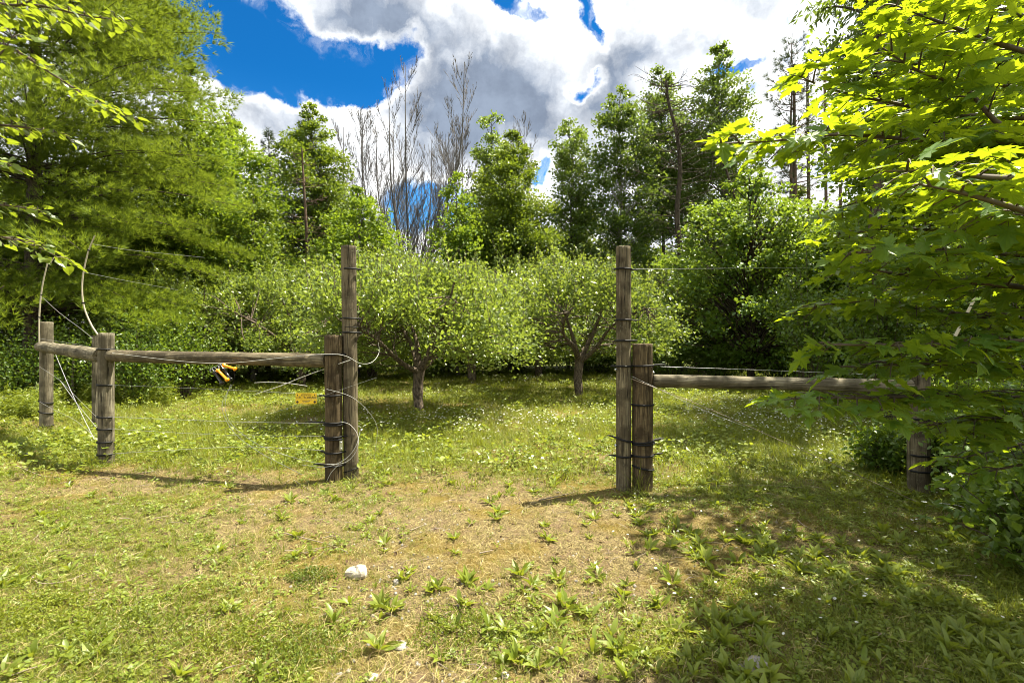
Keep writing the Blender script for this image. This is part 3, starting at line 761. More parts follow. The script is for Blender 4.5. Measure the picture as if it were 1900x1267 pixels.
def text(s, size, x_, z_, parent, wmax=None, shear=0.0):
    cu = bpy.data.curves.new('txt', 'FONT'); cu.body = s; cu.size = size; cu.align_x = 'CENTER'; cu.align_y = 'CENTER'; cu.shear = shear; cu.offset = size * .015
    t_ = bpy.data.objects.new('txt', cu); COL.objects.link(t_); bpy.context.view_layer.update()
    dg = bpy.context.evaluated_depsgraph_get(); me = bpy.data.meshes.new_from_object(t_.evaluated_get(dg)); me.name = 'lettering'
    COL.objects.unlink(t_); bpy.data.objects.remove(t_)
    o = obj('lettering', me, M['ink'], parent, loc=(x_, -B_ - .0012, z_)); me.materials.clear(); me.materials.append(M['ink'])
    o.rotation_euler = (math.radians(90), 0, 0)
    if wmax: o.scale = (wmax / max(o.dimensions.x, me.vertices[0].co.x * 0 + max(v_.co.x for v_ in me.vertices) - min(v_.co.x for v_ in me.vertices)),) + (1, 1)
    return o


text('ATTENTION', .022, 0, hh * .66, sg, hw * 1.0); text('ELECTRO/BRAID', .038, 0, hh * .16, sg, hw * 1.85, .2)
for zz, ww in ((-.22, .80), (-.50, .55), (-.72, .42)):      # the small print, unreadable in the photograph
    mb = MB(); w_ = hw * ww * .7; h_ = .0016
    mb.add([(-w_, -.0012, -h_), (w_, -.0012, -h_), (w_, -.0012, h_), (-w_, -.0012, h_), (-w_, 0, -h_), (w_, 0, -h_), (w_, 0, h_), (-w_, 0, h_)], [(0, 1, 2, 3), (1, 5, 6, 2), (4, 0, 3, 7), (3, 2, 6, 7), (4, 5, 1, 0)])
    obj('print_line', mb.build('print_line'), M['ink'], sg, loc=(0, -B_ - .0002, zz * hh))
for sx in (-1, 1):
    for sz, rr in ((-.66, .0125), (.66, .006)):
        t = Tubes(); t.add(np.array([(0, -.0035, 0), (0, -.003, 0), (0, 0.0, 0)]), [.0001, rr, rr], 14)
        o = obj('printed_symbol' if sz < 0 else 'sign_screw', t.mesh('disc'), M['ink'], sg, loc=(sx * hw * .82, 0, sz * hh))
# latch bracket on the left gate posts
lb = thing('latch_bracket', 'small zinc latch bracket between the two left gate posts near their foot', 'bracket', tuple(at(633, 826, 5.14)))
mb = MB(); w_, h_ = .016, .05
mb.add([(-w_, -.004, -h_), (w_, -.004, -h_), (w_, -.004, h_), (-w_, -.004, h_), (-w_, .004, -h_), (w_, .004, -h_), (w_, .004, h_), (-w_, .004, h_)],
       [(0, 1, 2, 3), (5, 4, 7, 6), (1, 5, 6, 2), (4, 0, 3, 7), (3, 2, 6, 7), (4, 5, 1, 0)])
obj('plate', mb.build('bracket_plate'), M['metal'], lb)
for z_ in (-.03, .03):
    t = Tubes(); t.add(np.array([(0, -.014, z_), (0, -.010, z_), (0, -.003, z_)]), [.004, .009, .009], 6); obj('bolt', t.mesh('bolt'), M['metal'], lb)
for i, (k_, px, py) in enumerate((('P4', 667, 680), ('P4', 670, 798), ('P5', 1143, 686), ('P5', 1143, 827), ('P6', 1212, 691))):
    par = {'P4': gl, 'P5': gr_, 'P6': rf}[k_]; p_ = at(px, py, PB[k_][1] - .02) - np.array(par.location)
    t = Tubes(); t.add(np.array([p_ + (0, -.012, 0), p_ + (0, -.008, 0), p_ + (0, .03, 0)]), [.006, .013, .013], 8); obj('bolt', t.mesh('bolt'), M['metal'], par)

# ------------------------------------------------------------------ trees
BG = 'trees standing behind the orchard'
def wiggle(a, b, n, amp, q):
    t = np.linspace(0, 1, n)[:, None]; P = a * (1 - t) + b * t
    w = np.cumsum(q.normal(size=(n, 3)), 0); w -= w[0] * (1 - t) + w[-1] * t
    w[:, 2] *= .3
    return P + w * amp / math.sqrt(n)


def leafy_tree(name, label, cat, px, Y, top, prof, nclus, per, lsize, leaf, bark, seed, trunk_r=.12, cs=.45, tmpl=T_DIAMOND, base=None, group=None,
               rise=.45, wid=1.0, lean=0.0, droop=0.0, branch_r=.022, gap=.0, upb=.55, trunk_show=True, forks=None):
    """prof: (height fraction, radius in px) pairs; top: photo row of the crown's top"""
    q = np.random.default_rng(seed); x0 = (px - CX) * Y / F; gz = float(gh(x0, Y)); H = CAMH - (top - CY) * Y / F
    root = thing(name, label, cat, (x0, Y, gz), group=group)
    hs = np.array([p[0] for p in prof]); wid = wid * (1.28 if group == BG else 1.0); nclus = int(nclus * (1.45 if group == BG else 1.0)); rs = np.array([p[1] for p in prof]) * Y / F * wid
    tp = wiggle(np.zeros(3), np.array([lean, 0, H * .96]), 14, H * .02, q); tp[0, 2] = -.15
    t = Tubes(); t.add(tp, np.linspace(1, .12, 14) * trunk_r, 9); obj('trunk', t.mesh('trunk'), bark, root)
    T = q.uniform(0, 1, nclus * 6) * (1 - hs[0]) + hs[0]
    R_ = np.interp(T, hs, rs); keep = q.uniform(0, 1, len(T)) < (R_ / rs.max()) ** 1.0 * .78 + .20
    T = T[keep][:nclus]; R_ = np.interp(T, hs, rs); n = len(T)
    A = q.uniform(0, 2 * np.pi, n); rad = R_ * (q.uniform(0, 1, n) ** .55) * q.uniform(.80, 1.12, n)
    ax = np.stack([np.interp(T, np.linspace(0, 1, 14), tp[:, 0]), np.interp(T, np.linspace(0, 1, 14), tp[:, 1]), T * H], -1)
    C = ax + np.stack([np.cos(A) * rad, np.sin(A) * rad, 0 * rad], -1)
    Tb = Tubes(); Ps = []; Ds = []
    for i in range(n):
        z0 = max(C[i, 2] - rise * rad[i] * 1.2 - .2, hs[0] * H * .75); f = z0 / (H * .96)
        s = np.array([np.interp(f, np.linspace(0, 1, 14), tp[:, k_]) for k_ in range(3)])
        mid = s * .45 + C[i] * .55 + np.array([0, 0, .12 * rad[i]]) + q.normal(size=3) * .06 * rad[i]
        B = spline([s, mid, C[i]], 6)
        if rad[i] > .15: Tb.add(B, np.linspace(1, .25, 6) * branch_r * (0.6 + rad[i] / rs.max()), 4)
        c_s = cs * .72 * min(1.0, .16 + R_[i] / rs.max()); m = int(per * q.uniform(.6, 1.4) * min(1, .25 + R_[i] / rs.max())); g = q.normal(size=(m, 3)) * np.array([c_s, c_s, c_s * .62]); g *= np.minimum(1, 1.9 * c_s / (np.linalg.norm(g, axis=1)[:, None] + 1e-6))
        along = q.uniform(0, 1, m)[:, None] ** .5
        Pp = C[i] + g; fr_ = q.uniform(0, 1, m) < .3
        Pp[fr_] = (mid * (1 - along) + C[i] * along + g * .45)[fr_]
        Ps.append(Pp); o_ = C[i] - ax[i]; Ds.append(unit(o_ + q.normal(size=(m, 3)) * .9 * np.linalg.norm(o_) + q.normal(size=(m, 3)) * .3 + np.array([0, 0, -droop])))
    if Tb.n: obj('branches', Tb.mesh('branches'), bark, root, kind='stuff')
    P = np.concatenate(Ps); Dr = np.concatenate(Ds); m = len(P)
    Nr = q.normal(size=(m, 3)) * .8 + np.array([0, 0, upb]) + SUNV * .5
    S = lsize * 1.22 * q.uniform(.65, 1.25, m)
    # tint varies from spray to spray and leaf to leaf
    rn = np.clip(.5 + .38 * (vnoise(P[:, 0] * 1.1 + seed, P[:, 2] * 1.1 + P[:, 1], seed) - .5) * 2 + q.normal(size=m) * .16, 0, 1)
    ok = P[:, 2] > .1
    V_, F_, r_ = leaves(P[ok], Dr[ok], Nr[ok], S[ok], tmpl, rn[ok])
    obj('crown', np_mesh('crown', V_, F_, rnd=r_), leaf, root, kind='stuff')
    return root


SUNV = np.array(SUN)
POP = ((.12, 25), (.3, 55), (.55, 60), (.8, 40), (.93, 22), (1, 6))
OVAL = ((.12, 40), (.35, 70), (.6, 75), (.8, 55), (.93, 28), (1, 6))
CONE = ((.05, 60), (.3, 55), (.6, 38), (.85, 16), (1, 3))
BG = 'trees standing behind the orchard'


def copy_tree(o, dx, dy, rz, s, label):
    c = o.copy(); COL.objects.link(c); c.location = (o.location.x + dx, o.location.y + dy, o.location.z); c.rotation_euler.z = rz; c.scale = (s, s, s); c['label'] = label
    for ch in o.children:
        d = ch.copy(); COL.objects.link(d); d.parent = c
    return c


# --- the wall of trees behind the orchard, left to right
leafy_tree('hardwood_tree', 'tall broadleaf tree rising right behind the white pine on the left', 'tree', 352, 17, 118, ((.1, 60), (.35, 85), (.6, 75), (.85, 40), (1, 5)), 150, 130, .11, M['leaf_maple_bg'], M['bark_grey'], 101, .16, .5, group=BG)
hw2 = leafy_tree('hardwood_tree', 'bright green rounded broadleaf tree left of the dark spruce', 'tree', 432, 20, 218, ((.08, 70), (.35, 90), (.6, 80), (.82, 55), (.95, 25), (1, 6)), 190, 150, .11, M['leaf_maple_bg'], M['bark_grey'], 103, .16, .5, group=BG)
leafy_tree('hardwood_tree', 'small yellowish green tree with sparse browning leaves left of the spruce', 'tree', 470, 17.5, 345, ((.1, 60), (.4, 70), (.7, 50), (.9, 25), (1, 5)), 110, 110, .085, M['leaf_dense'], M['bark_grey'], 107, .10, .4, group=BG)
leafy_tree('poplar_tree', 'full leafy poplar with ragged top right behind the reddish snag', 'tree', 605, 23, 188, ((.08, 95), (.3, 105), (.5, 90), (.7, 62), (.88, 34), (1, 8)), 260, 150, .12, M['leaf_dense'], M['bark_grey'], 109, .16, .5, group=BG, lean=-.9)
leafy_tree('hardwood_tree', 'low bushy tree in front of the bare trees, left of the tall left gate post', 'tree', 665, 20, 350, ((.06, 75), (.35, 80), (.65, 65), (.88, 35), (1, 6)), 150, 140, .11, M['leaf_maple_bg'], M['bark_grey'], 113, .12, .45, group=BG)
leafy_tree('hardwood_tree', 'small loose leafed tree under the right hand bare tree', 'tree', 850, 21, 322, ((.06, 50), (.35, 55), (.65, 45), (.88, 22), (1, 5)), 95, 110, .12, M['leaf_maple_bg'], M['bark_grey'], 127, .10, .45, group=BG)
leafy_tree('poplar_tree', 'narrow poplar top standing above the dense round tree at centre', 'tree', 913, 27, 203, ((.1, 20), (.5, 35), (.75, 30), (.9, 22), (1, 8)), 100, 90, .13, M['leaf_poplar'], M['bark_grey'], 131, .12, .4, group=BG)
leafy_tree('hardwood_tree', 'dense dark green cone shaped broadleaf tree at the centre of the tree line', 'tree', 948, 23, 245, ((.05, 85), (.3, 90), (.55, 78), (.78, 52), (.92, 25), (1, 5)), 330, 160, .11, M['leaf_dense'], M['bark_grey'], 137, .16, .46, group=BG)
leafy_tree('poplar_tree', 'airy narrow poplar just right of the dense central tree', 'tree', 1056, 25, 224, ((.1, 35), (.35, 48), (.6, 42), (.82, 34), (.94, 26), (1, 10)), 150, 100, .125, M['leaf_poplar'], M['bark_grey'], 139, .11, .42, group=BG)
leafy_tree('poplar_tree', 'tall airy poplar with a pale trunk above the tall right gate post', 'tree', 1150, 24, 160, ((.1, 45), (.35, 62), (.6, 60), (.8, 45), (.93, 26), (1, 8)), 205, 100, .125, M['leaf_poplar'], M['bark_birch'], 149, .13, .42, group=BG)
leafy_tree('poplar_tree', 'tall poplar with reddish patches beside the crooked dark trunk', 'tree', 1228, 25, 128, ((.45, 30), (.6, 48), (.8, 44), (.93, 28), (1, 10)), 130, 100, .13, M['leaf_poplar'], M['bark_dark'], 151, .12, .42, group=BG)
leafy_tree('poplar_tree', 'tallest poplar, left of the red pine at the upper right', 'tree', 1336, 25, 86, ((.2, 40), (.5, 62), (.75, 52), (.9, 30), (1, 8)), 190, 100, .13, M['leaf_poplar'], M['bark_grey'], 157, .13, .42, group=BG)
leafy_tree('poplar_tree', 'slim leafy tree between the crooked trunk and the cherry tree', 'tree', 1290, 27, 240, ((.2, 40), (.5, 52), (.8, 40), (1, 8)), 110, 90, .12, M['leaf_poplar'], M['bark_dark'], 163, .10, .42, group=BG)
cw = leafy_tree('hardwood_tree', 'dim broadleaf tree filling in between the central tree and the right gate post', 'tree', 1085, 28, 380, ((.03, 70), (.4, 80), (.7, 60), (1, 8)), 150, 130, .13, M['leaf_dense'], M['bark_dark'], 167, .12, .5, group=BG)
for dx, dy, rz, s, lab in ((-6.4, 1, 1.2, .95, 'dim filler tree low behind the bare multi stemmed tree'), (4.0, 2, 2.4, .95, 'dim filler tree under the crooked dark trunk'), (8.2, -1, 3.3, 1.0, 'dim filler tree behind the cherry tree on its left'),
                           (13.0, 1, 4.1, 1.15, 'dim filler tree behind the cherry tree on its right'), (17.5, -4, 5.2, 1.2, 'dim filler tree glimpsed left of the maple leaves'), (-14.5, -1, .6, 1.15, 'dim filler tree under the leaning poplar and spruce'),
                           (-19.5, -3, 2.9, 1.1, 'dim filler tree behind the yellowish tree at left'), (-20.5, -11, .4, 1.0, 'dim filler tree low behind the trunk of the white pine'), (-25.0, -10, 3.4, 1.0, 'dim filler tree at the left edge behind the white pine'), (-24.5, -3, 1.9, 1.3, 'dim filler tree behind the white pine boughs')):
    copy_tree(cw, dx, dy, rz, s, lab)


# conifers
def conifer(name, label, px, Y, top, z_lo, rmax, leaf, bark, seed, levels, perlev, tufts, tl, trunk_r, shape=.75, droop=.12, group=None, needles=14, nw=.05, up=0.0, jag=.25, bth=1.0, zj=.3):
    q = np.random.default_rng(seed); x0 = (px - CX) * Y / F; H = CAMH - (top - CY) * Y / F
    root = thing(name, label, 'tree', (x0, Y, float(gh(x0, Y))), group=group)
    t = Tubes(); t.add(wiggle(np.array([0, 0, -.1]), np.array([0, 0, H]), 12, .12, q), np.linspace(1, .06, 12) * trunk_r, 9); obj('trunk', t.mesh('trunk'), bark, root)
    Tb = Tubes(); Ps = []; Ds = []; Rn = []
    for l in range(levels):
        z = z_lo + (H - z_lo) * (l + q.uniform(-.3, .3)) / levels; zl = z; f = (z - z_lo) / (H - z_lo); f = min(max(f, 0), .995)
        L0 = rmax * (1 - f) ** shape
        for b_ in range(perlev):
            z = zl + q.normal() * zj * .5; a = q.uniform(0, 2 * np.pi); L = L0 * q.uniform(1 - jag, 1.05); d = np.array([math.cos(a), math.sin(a), 0])
            e = np.array([0, 0, z]) + d * L + np.array([0, 0, L * (up + f * .45) - droop * L * (1 - f)])
            m_ = d * L * .5 + np.array([0, 0, z + L * .10])
            B = spline([np.array([0, 0, z]), m_, e], 8)
            if L > .3: Tb.add(B, np.linspace(1, .2, 8) * (.012 + .010 * L) * bth, 4)
            nt = max(3, int(tufts * (L / rmax) ** 1.3)); tt = q.uniform(.08, 1.0, nt) ** .72
            c = np.array([np.interp(tt, np.linspace(0, 1, 8), B[:, k_]) for k_ in range(3)]).T
            sd = np.array([-d[1], d[0], 0]); w = (1 - tt * .75) * L * .36 + .05
            off = q.uniform(-1, 1, nt)
            p = c + sd * (off * w)[:, None] + d * (np.abs(off) * w * .35)[:, None]; p[:, 2] += q.normal(size=nt) * .035 * (1 + L * .4) - np.abs(off) * w * .05
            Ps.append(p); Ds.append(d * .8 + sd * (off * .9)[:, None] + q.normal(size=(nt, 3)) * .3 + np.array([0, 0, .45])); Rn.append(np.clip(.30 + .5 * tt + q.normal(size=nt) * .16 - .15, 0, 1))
    obj('branches', Tb.mesh('branches'), bark, root, kind='stuff')
    P = np.concatenate(Ps); Dr = np.concatenate(Ds); Rn = np.concatenate(Rn); n = len(P)
    grp = q.integers(0, 3, n); VV = []; FF = []; RR = []; o_ = 0
    for g in range(3):
        s = grp == g; V_, F_, r_ = leaves(P[s], Dr[s], np.tile([.1, .05, 1.], (s.sum(), 1)), tl * q.uniform(.75, 1.2, s.sum()), needle_template(needles, seed + g, nw), Rn[s])
        VV.append(V_); FF.append(F_ + o_); RR.append(r_); o_ += len(V_)
    obj('crown', np_mesh('crown', np.concatenate(VV), np.concatenate(FF), rnd=np.concatenate(RR)), leaf, root, kind='stuff')
    return root


conifer('white_pine', 'huge soft needled white pine filling the left side behind the fence', 60, 14.0, -620, 2.1, 6.5, M['leaf_pine'], M['bark_dark'], 201, 25, 18, 330, .21, .24, shape=.55, droop=.06, needles=12, nw=.07, jag=.38, bth=.45, zj=.16)
conifer('white_pine', 'slim bluish pine top between the bright tree and the leaning poplar', 497, 24, 236, 3.0, 1.9, M['leaf_redpine'], M['bark_dark'], 211, 34, 7, 22, .26, .14, shape=.8, needles=12, nw=.07, group=BG)
conifer('spruce_tree', 'dark spruce standing half inside the leaning poplar', 566, 24.5, 205, 2.0, 2.1, M['leaf_spruce'], M['bark_dark'], 223, 46, 9, 30, .20, .15, shape=.8, droop=.25, needles=12, nw=.09, group=BG)
conifer('spruce_tree', 'small spruce tip poking above the bright rounded tree', 432, 23, 206, 5.0, 1.2, M['leaf_spruce'], M['bark_dark'], 227, 26, 5, 14, .16, .10, shape=.9, droop=0, up=.2, needles=10, nw=.09, group=BG)
conifer('red_pine', 'dark tufted red pine at the upper right beyond the maple', 1470, 24, 62, 9.0, 1.9, M['leaf_redpine'], M['bark_pine'], 229, 16, 5, 15, .34, .16, shape=.45, droop=-.1, up=.25, needles=18, nw=.04, group=BG)


# bare and dead trees
def bare(name, label, px, Y, top, stems, spread, seed, mat, r0=.05, group=None, depth_=3, ang=.33, leafy=0):
    q = np.random.default_rng(seed); x0 = (px - CX) * Y / F; H = CAMH - (top - CY) * Y / F; root = thing(name, label, 'tree', (x0, Y, float(gh(x0, Y))), group=group)
    Tb = Tubes()

    def grow(p, d, L, R, k):
        n = 7; P = [p]; dd = d.copy()
        for i in range(n - 1):
            dd = unit(dd + q.normal(size=3) * .05 + np.array([0, 0, .06])); P.append(P[-1] + dd * L / (n - 1))
        P = np.array(P); Tb.add(P, np.linspace(1, .28, n) * R, 4 if k else 5)
        if k < depth_:
            for t_ in q.uniform(.22, .95, (9, 7, 4)[k]):
                c = np.array([np.interp(t_, np.linspace(0, 1, n), P[:, j]) for j in range(3)]); az_ = q.uniform(0, 6.28)
                s = np.array([math.cos(az_), math.sin(az_), 0]); nd = unit(dd * math.cos(ang) + s * math.sin(ang) * 1.1)
                grow(c, nd, L * (1 - t_ * .6) * (.42, .5, .5)[k], max(R * .40, .009), k + 1)
    for s in range(stems):
        a = q.uniform(0, 6.28); sp = spread * (s + .5) / stems * (-1 if s % 2 else 1)
        tip = np.array([sp, q.normal() * spread * .4, H * q.uniform(.84, 1.0) if s else H]); b0 = np.array([sp * .2, 0, 0])
        P = spline([b0, b0 * .4 + tip * .35 + np.array([-sp * .12, 0, 0]), tip * np.array([.9, .9, .68]), tip], 10); Tb.add(P, np.linspace(1, .22, 10) * r0 * 1.5, 6)
        for t_ in np.sort(q.uniform(.22, .96, 22)):
            c = np.array([np.interp(t_, np.linspace(0, 1, 10), P[:, j]) for j in range(3)]); az_ = q.uniform(0, 6.28); s_ = np.array([math.cos(az_), math.sin(az_), 0])
            grow(c, unit(np.array([0, 0, 1.0]) + s_ * .48), H * (.30 * (1 - t_) + .07), r0 * .42 * (1.1 - t_ * .7), 1)
    obj('branches', Tb.mesh('branches'), mat, root, kind='stuff')
    return root


bare('bare_tree', 'large leafless tree with many upright stems against the clouds', 762, 26, 165, 9, 3.4, 301, M['twig'], .05, BG)
bare('bare_tree', 'slender leafless tree at the left of the leafless group', 662, 26, 215, 2, .9, 307, M['twig'], .045, BG)
bare('bare_tree', 'slender leafless tree at the right of the leafless group', 850, 25, 232, 2, .8, 311, M['twig'], .045, BG)
bare('bare_tree', 'few thin leafless stems poking above the dense central tree', 968, 28, 222, 2, .6, 313, M['twig'], .03, BG)


def snag(label, pts, Y, r0, r1, mat, n, seed, name='dead_tree', blen=.9, group=BG, side=1.0):
    q = np.random.default_rng(seed); P = np.array([at(px, py, Y) for px, py in pts]); P0 = P[0].copy(); P0[2] = 0; S = spline(P - P0, 20)
    S = np.vstack([[S[0, 0], S[0, 1], -.1], S]) if S[0, 2] > .1 else S
    root = thing(name, label, 'tree', tuple(P0), group=group); t = Tubes(); t.add(S, np.linspace(r0, r1, len(S)), 8); obj('trunk', t.mesh('trunk'), mat, root)
    Tb = Tubes()
    for i in range(n):
        f = q.uniform(.25, .98); c = np.array([np.interp(f, np.linspace(0, 1, len(S)), S[:, j]) for j in range(3)]); a = q.uniform(0, 6.28)
        d = np.array([math.cos(a), math.sin(a) * .6, q.uniform(-.15, .35)]); L = blen * q.uniform(.4, 1.2) * (1.2 - f * .5)
        B = [c, c + d * L * .5 + q.normal(size=3) * .08 * L, c + d * L + np.array([0, 0, .1 * L])]; B = spline(B, 6); Tb.add(B, np.linspace(.02, .006, 6), 4)
        for _ in range(5):
            g = B[q.integers(2, 6)]; e = g + unit(d + q.normal(size=3) * .8) * L * .35; Tb.add(np.array([g, (g + e) / 2 + q.normal(size=3) * .03, e]), [.009, .007, .004], 3)
    obj('branches', Tb.mesh('branches'), mat, root, kind='stuff'); return root


snag('thin reddish dead trunk with short stubs in front of the dark spruce', [(572, 640), (570, 480), (567, 400), (563, 330), (560, 275)], 20, .09, .03, M['bark_pine'], 26, 401)
snag('crooked dark pine trunk with dead lower twigs right of the tall right gate post', [(1262, 640), (1264, 500), (1256, 400), (1262, 320), (1256, 250), (1240, 190), (1236, 150)], 21, .15, .05, M['bark_dark'], 90, 409, 'crooked_pine', 1.9)
for i, (px, lab) in enumerate(((1478, 'straight pine trunk below the tufted red pine'), (1503, 'thin straight trunk just right of the red pine trunk'), (1535, 'straight reddish trunk seen under the maple branch'), (1562, 'rightmost straight trunk seen under the maple branch'))):
    snag(lab, [(px, 640), (px - 2, 400), (px - 4, 250), (px - 5, 120)], 24 + i, .11 - .01 * i, .06, M['bark_pine'], 40, 421 + i, 'pine_trunk', 1.3)
snag('forked dark limb rising behind the cherry tree', [(1375, 640), (1372, 420), (1352, 330), (1335, 290)], 22, .09, .04, M['bark_dark'], 20, 431)

# cherry
ch = leafy_tree('cherry_tree', 'spreading cherry tree with dark forked limbs beyond the right rail', 'tree', 1394, 17, 312, ((.10, 110), (.25, 165), (.45, 170), (.65, 140), (.85, 90), (.96, 40), (1, 10)), 330, 100, .11, M['leaf_cherry'], M['bark_dark'], 501, .13, .34, tmpl=T_OVATE, rise=.7, branch_r=.03, droop=.1, upb=.9)

# apple trees
def apple(px, pyb, top, rpx, label, seed, trunk_h=.95, nclus=170, per=120, group='apple trees of the orchard', r_t=.13, clear=False, lowf=.27, sc_=1.0):
    q = np.random.default_rng(seed); b = base_pt(px, pyb); Y = b[1]; H = CAMH - (top - CY) * Y / F; R = rpx * Y / F
    root = thing('apple_tree', label, 'apple tree', tuple(b), group=group)
    rs_ = R
    fk = np.array([q.normal() * .04, 0, trunk_h])
    tp = spline([(0, 0, -.1), (.02, 0, .1), (q.normal() * .03, .02, trunk_h * .5), fk], 14)
    rr = np.interp(np.linspace(0, 1, 14), [0, .12, .3, .85, 1], [1.45, 1.15, 1.0, 1.05, 1.2]) * r_t * (1 + .06 * q.normal(size=14)); t = Tubes(); t.add(tp, rr, 16); obj('trunk', t.mesh('trunk'), M['bark_apple'], root)
    tips = []
    nl = 6
    for i in range(nl):
        a = i / nl * 6.28 + q.uniform(-.3, .3); el_ = q.uniform(.25, .9) if i % 3 else 1.2
        d = np.array([math.cos(a) * math.cos(el_), math.sin(a) * math.cos(el_), math.sin(el_)]); L = R * q.uniform(.6, .85) / max(math.cos(el_), .55)
        L = min(L, (H - trunk_h) / max(d[2], .1) * .85)
        P = spline([fk - (0, 0, .08), fk + d * L * .3 + q.normal(size=3) * .07, fk + d * L * .62 + q.normal(size=3) * .13, fk + d * L + (0, 0, .15)], 12)
        t = Tubes(); t.add(P, np.linspace(.62, .16, 12) * r_t, 9); obj('limb', t.mesh('limb'), M['bark_apple'], root); tips.append(P)
    LP = np.concatenate(tips)
    Tb = Tubes(); Ps = []; Ds = []
    n = nclus; T_ = q.uniform(0, 1, n); A = q.uniform(0, 6.28, n)
    prof_r = np.interp(T_, [0, .2, .5, .8, 1], [.80, 1.0, 1.0, .82, .42]) * R
    rad = prof_r * q.uniform(0, 1, n) ** .45 * q.uniform(.85, 1.1, n); z0 = H * lowf
    C = np.stack([np.cos(A) * rad, np.sin(A) * rad, z0 + (H - z0) * T_], -1)
    if clear: C = C[~((np.abs(C[:, 0]) < .75) & (C[:, 1] < .3) & (C[:, 2] < H * .66))]
    for c in C:
        s = LP[np.argmin(np.linalg.norm(LP - c + np.array([0, 0, .3]), axis=1))]
        m_ = (s + c) / 2 + q.normal(size=3) * .1; B = spline([s, m_, c], 6); Tb.add(B, np.linspace(.018, .005, 6) * (r_t / .13), 4)
        m = int(per * q.uniform(.6, 1.4)); al = q.uniform(.1, 1, m)[:, None]; g = q.normal(size=(m, 3)) * np.array([.19, .19, .13]) * sc_
        Ps.append(np.where(q.uniform(0, 1, (m, 1)) < .4, m_ * (1 - al) + c * al + g * .4, c + g)); o_ = unit(c - fk); Ds.append(o_ + q.normal(size=(m, 3)) * .8 + (0, 0, .1))
        if c[2] > H * .6:   # upright shoots
            for _ in range(2):
                e = c + np.array([q.normal() * .15, q.normal() * .15, q.uniform(.3, .8)]); Tb.add(np.array([c, (c + e) / 2, e]), [.006, .005, .003], 3)
                k_ = 16; al = q.uniform(0, 1, k_)[:, None]; Ps.append(c * (1 - al) + e * al + q.normal(size=(k_, 3)) * .03); Ds.append(q.normal(size=(k_, 3)) * .7 + (0, 0, .6))
    obj('branches', Tb.mesh('branches'), M['bark_apple'], root, kind='stuff')
    P = np.concatenate(Ps); Dr = np.concatenate(Ds); ok = P[:, 2] > .35; P = P[ok]; Dr = Dr[ok]; m = len(P)
    rn = np.clip(.5 + q.normal(size=m) * .22 + .3 * (vnoise(P[:, 0] * 2 + seed, P[:, 2] * 2 + P[:, 1], seed) - .5), 0, 1)
    V_, F_, r_ = leaves(P, Dr, q.normal(size=(m, 3)) * .55 + np.array([0, 0, .9]), .082 * q.uniform(.6, 1.2, m) * (1 + .03 * max(0, Y - 10)), T_DIAMOND, rn)
    obj('crown', np_mesh('crown', V_, F_, rnd=r_), M['leaf_apple'], root, kind='stuff'); return root


a1 = apple(775, 768, 518, 225, 'nearest apple tree with a thick forked trunk just inside the gateway', 601, .92, 360, 105, r_t=.10, lowf=.40, clear=True)
a2 = apple(875, 711, 520, 190, 'apple tree with a short dark trunk deeper in, right of the nearest one', 607, .95, 250, 100, r_t=.15, lowf=.30)
a3 = apple(1073, 734, 518, 185, 'apple tree with a leaning bare trunk left of the tall right gate post', 613, 1.0, 250, 100, r_t=.115, lowf=.34, clear=True)
a4 = apple(560, 716, 512, 200, 'apple tree behind the left rail next to the short brown post', 617, .9, 200, 110, r_t=.13, lowf=.18)
a5 = apple(378, 716, 520, 190, 'apple tree behind the gate handles with a thin crooked trunk', 619, .9, 190, 110, r_t=.07, lowf=.2)
a6 = apple(1300, 700, 535, 160, 'apple tree just right of the right gate posts, under the cherry', 631, .8, 170, 100, r_t=.14, lowf=.18)
for src, px, pyb, rz, s, lab in ((a2, 690, 700, 1.1, 1.25, 'apple tree in the back row directly behind the tall left gate post'), (a4, 1000, 699, 2.2, 1.3, 'apple tree in the back row left of the leaning trunk'),
                                 (a5, 240, 706, 2.0, 1.15, 'apple tree behind the middle left post'), (a2, 470, 697, 4.0, 1.35, 'apple tree in the back row behind the gate handles'), (a6, 1180, 697, 3.0, 1.25, 'apple tree in the back row behind the right gate posts')):
    c = copy_tree(src, 0, 0, rz, s, lab); b = base_pt(px, pyb); c.location = tuple(b)


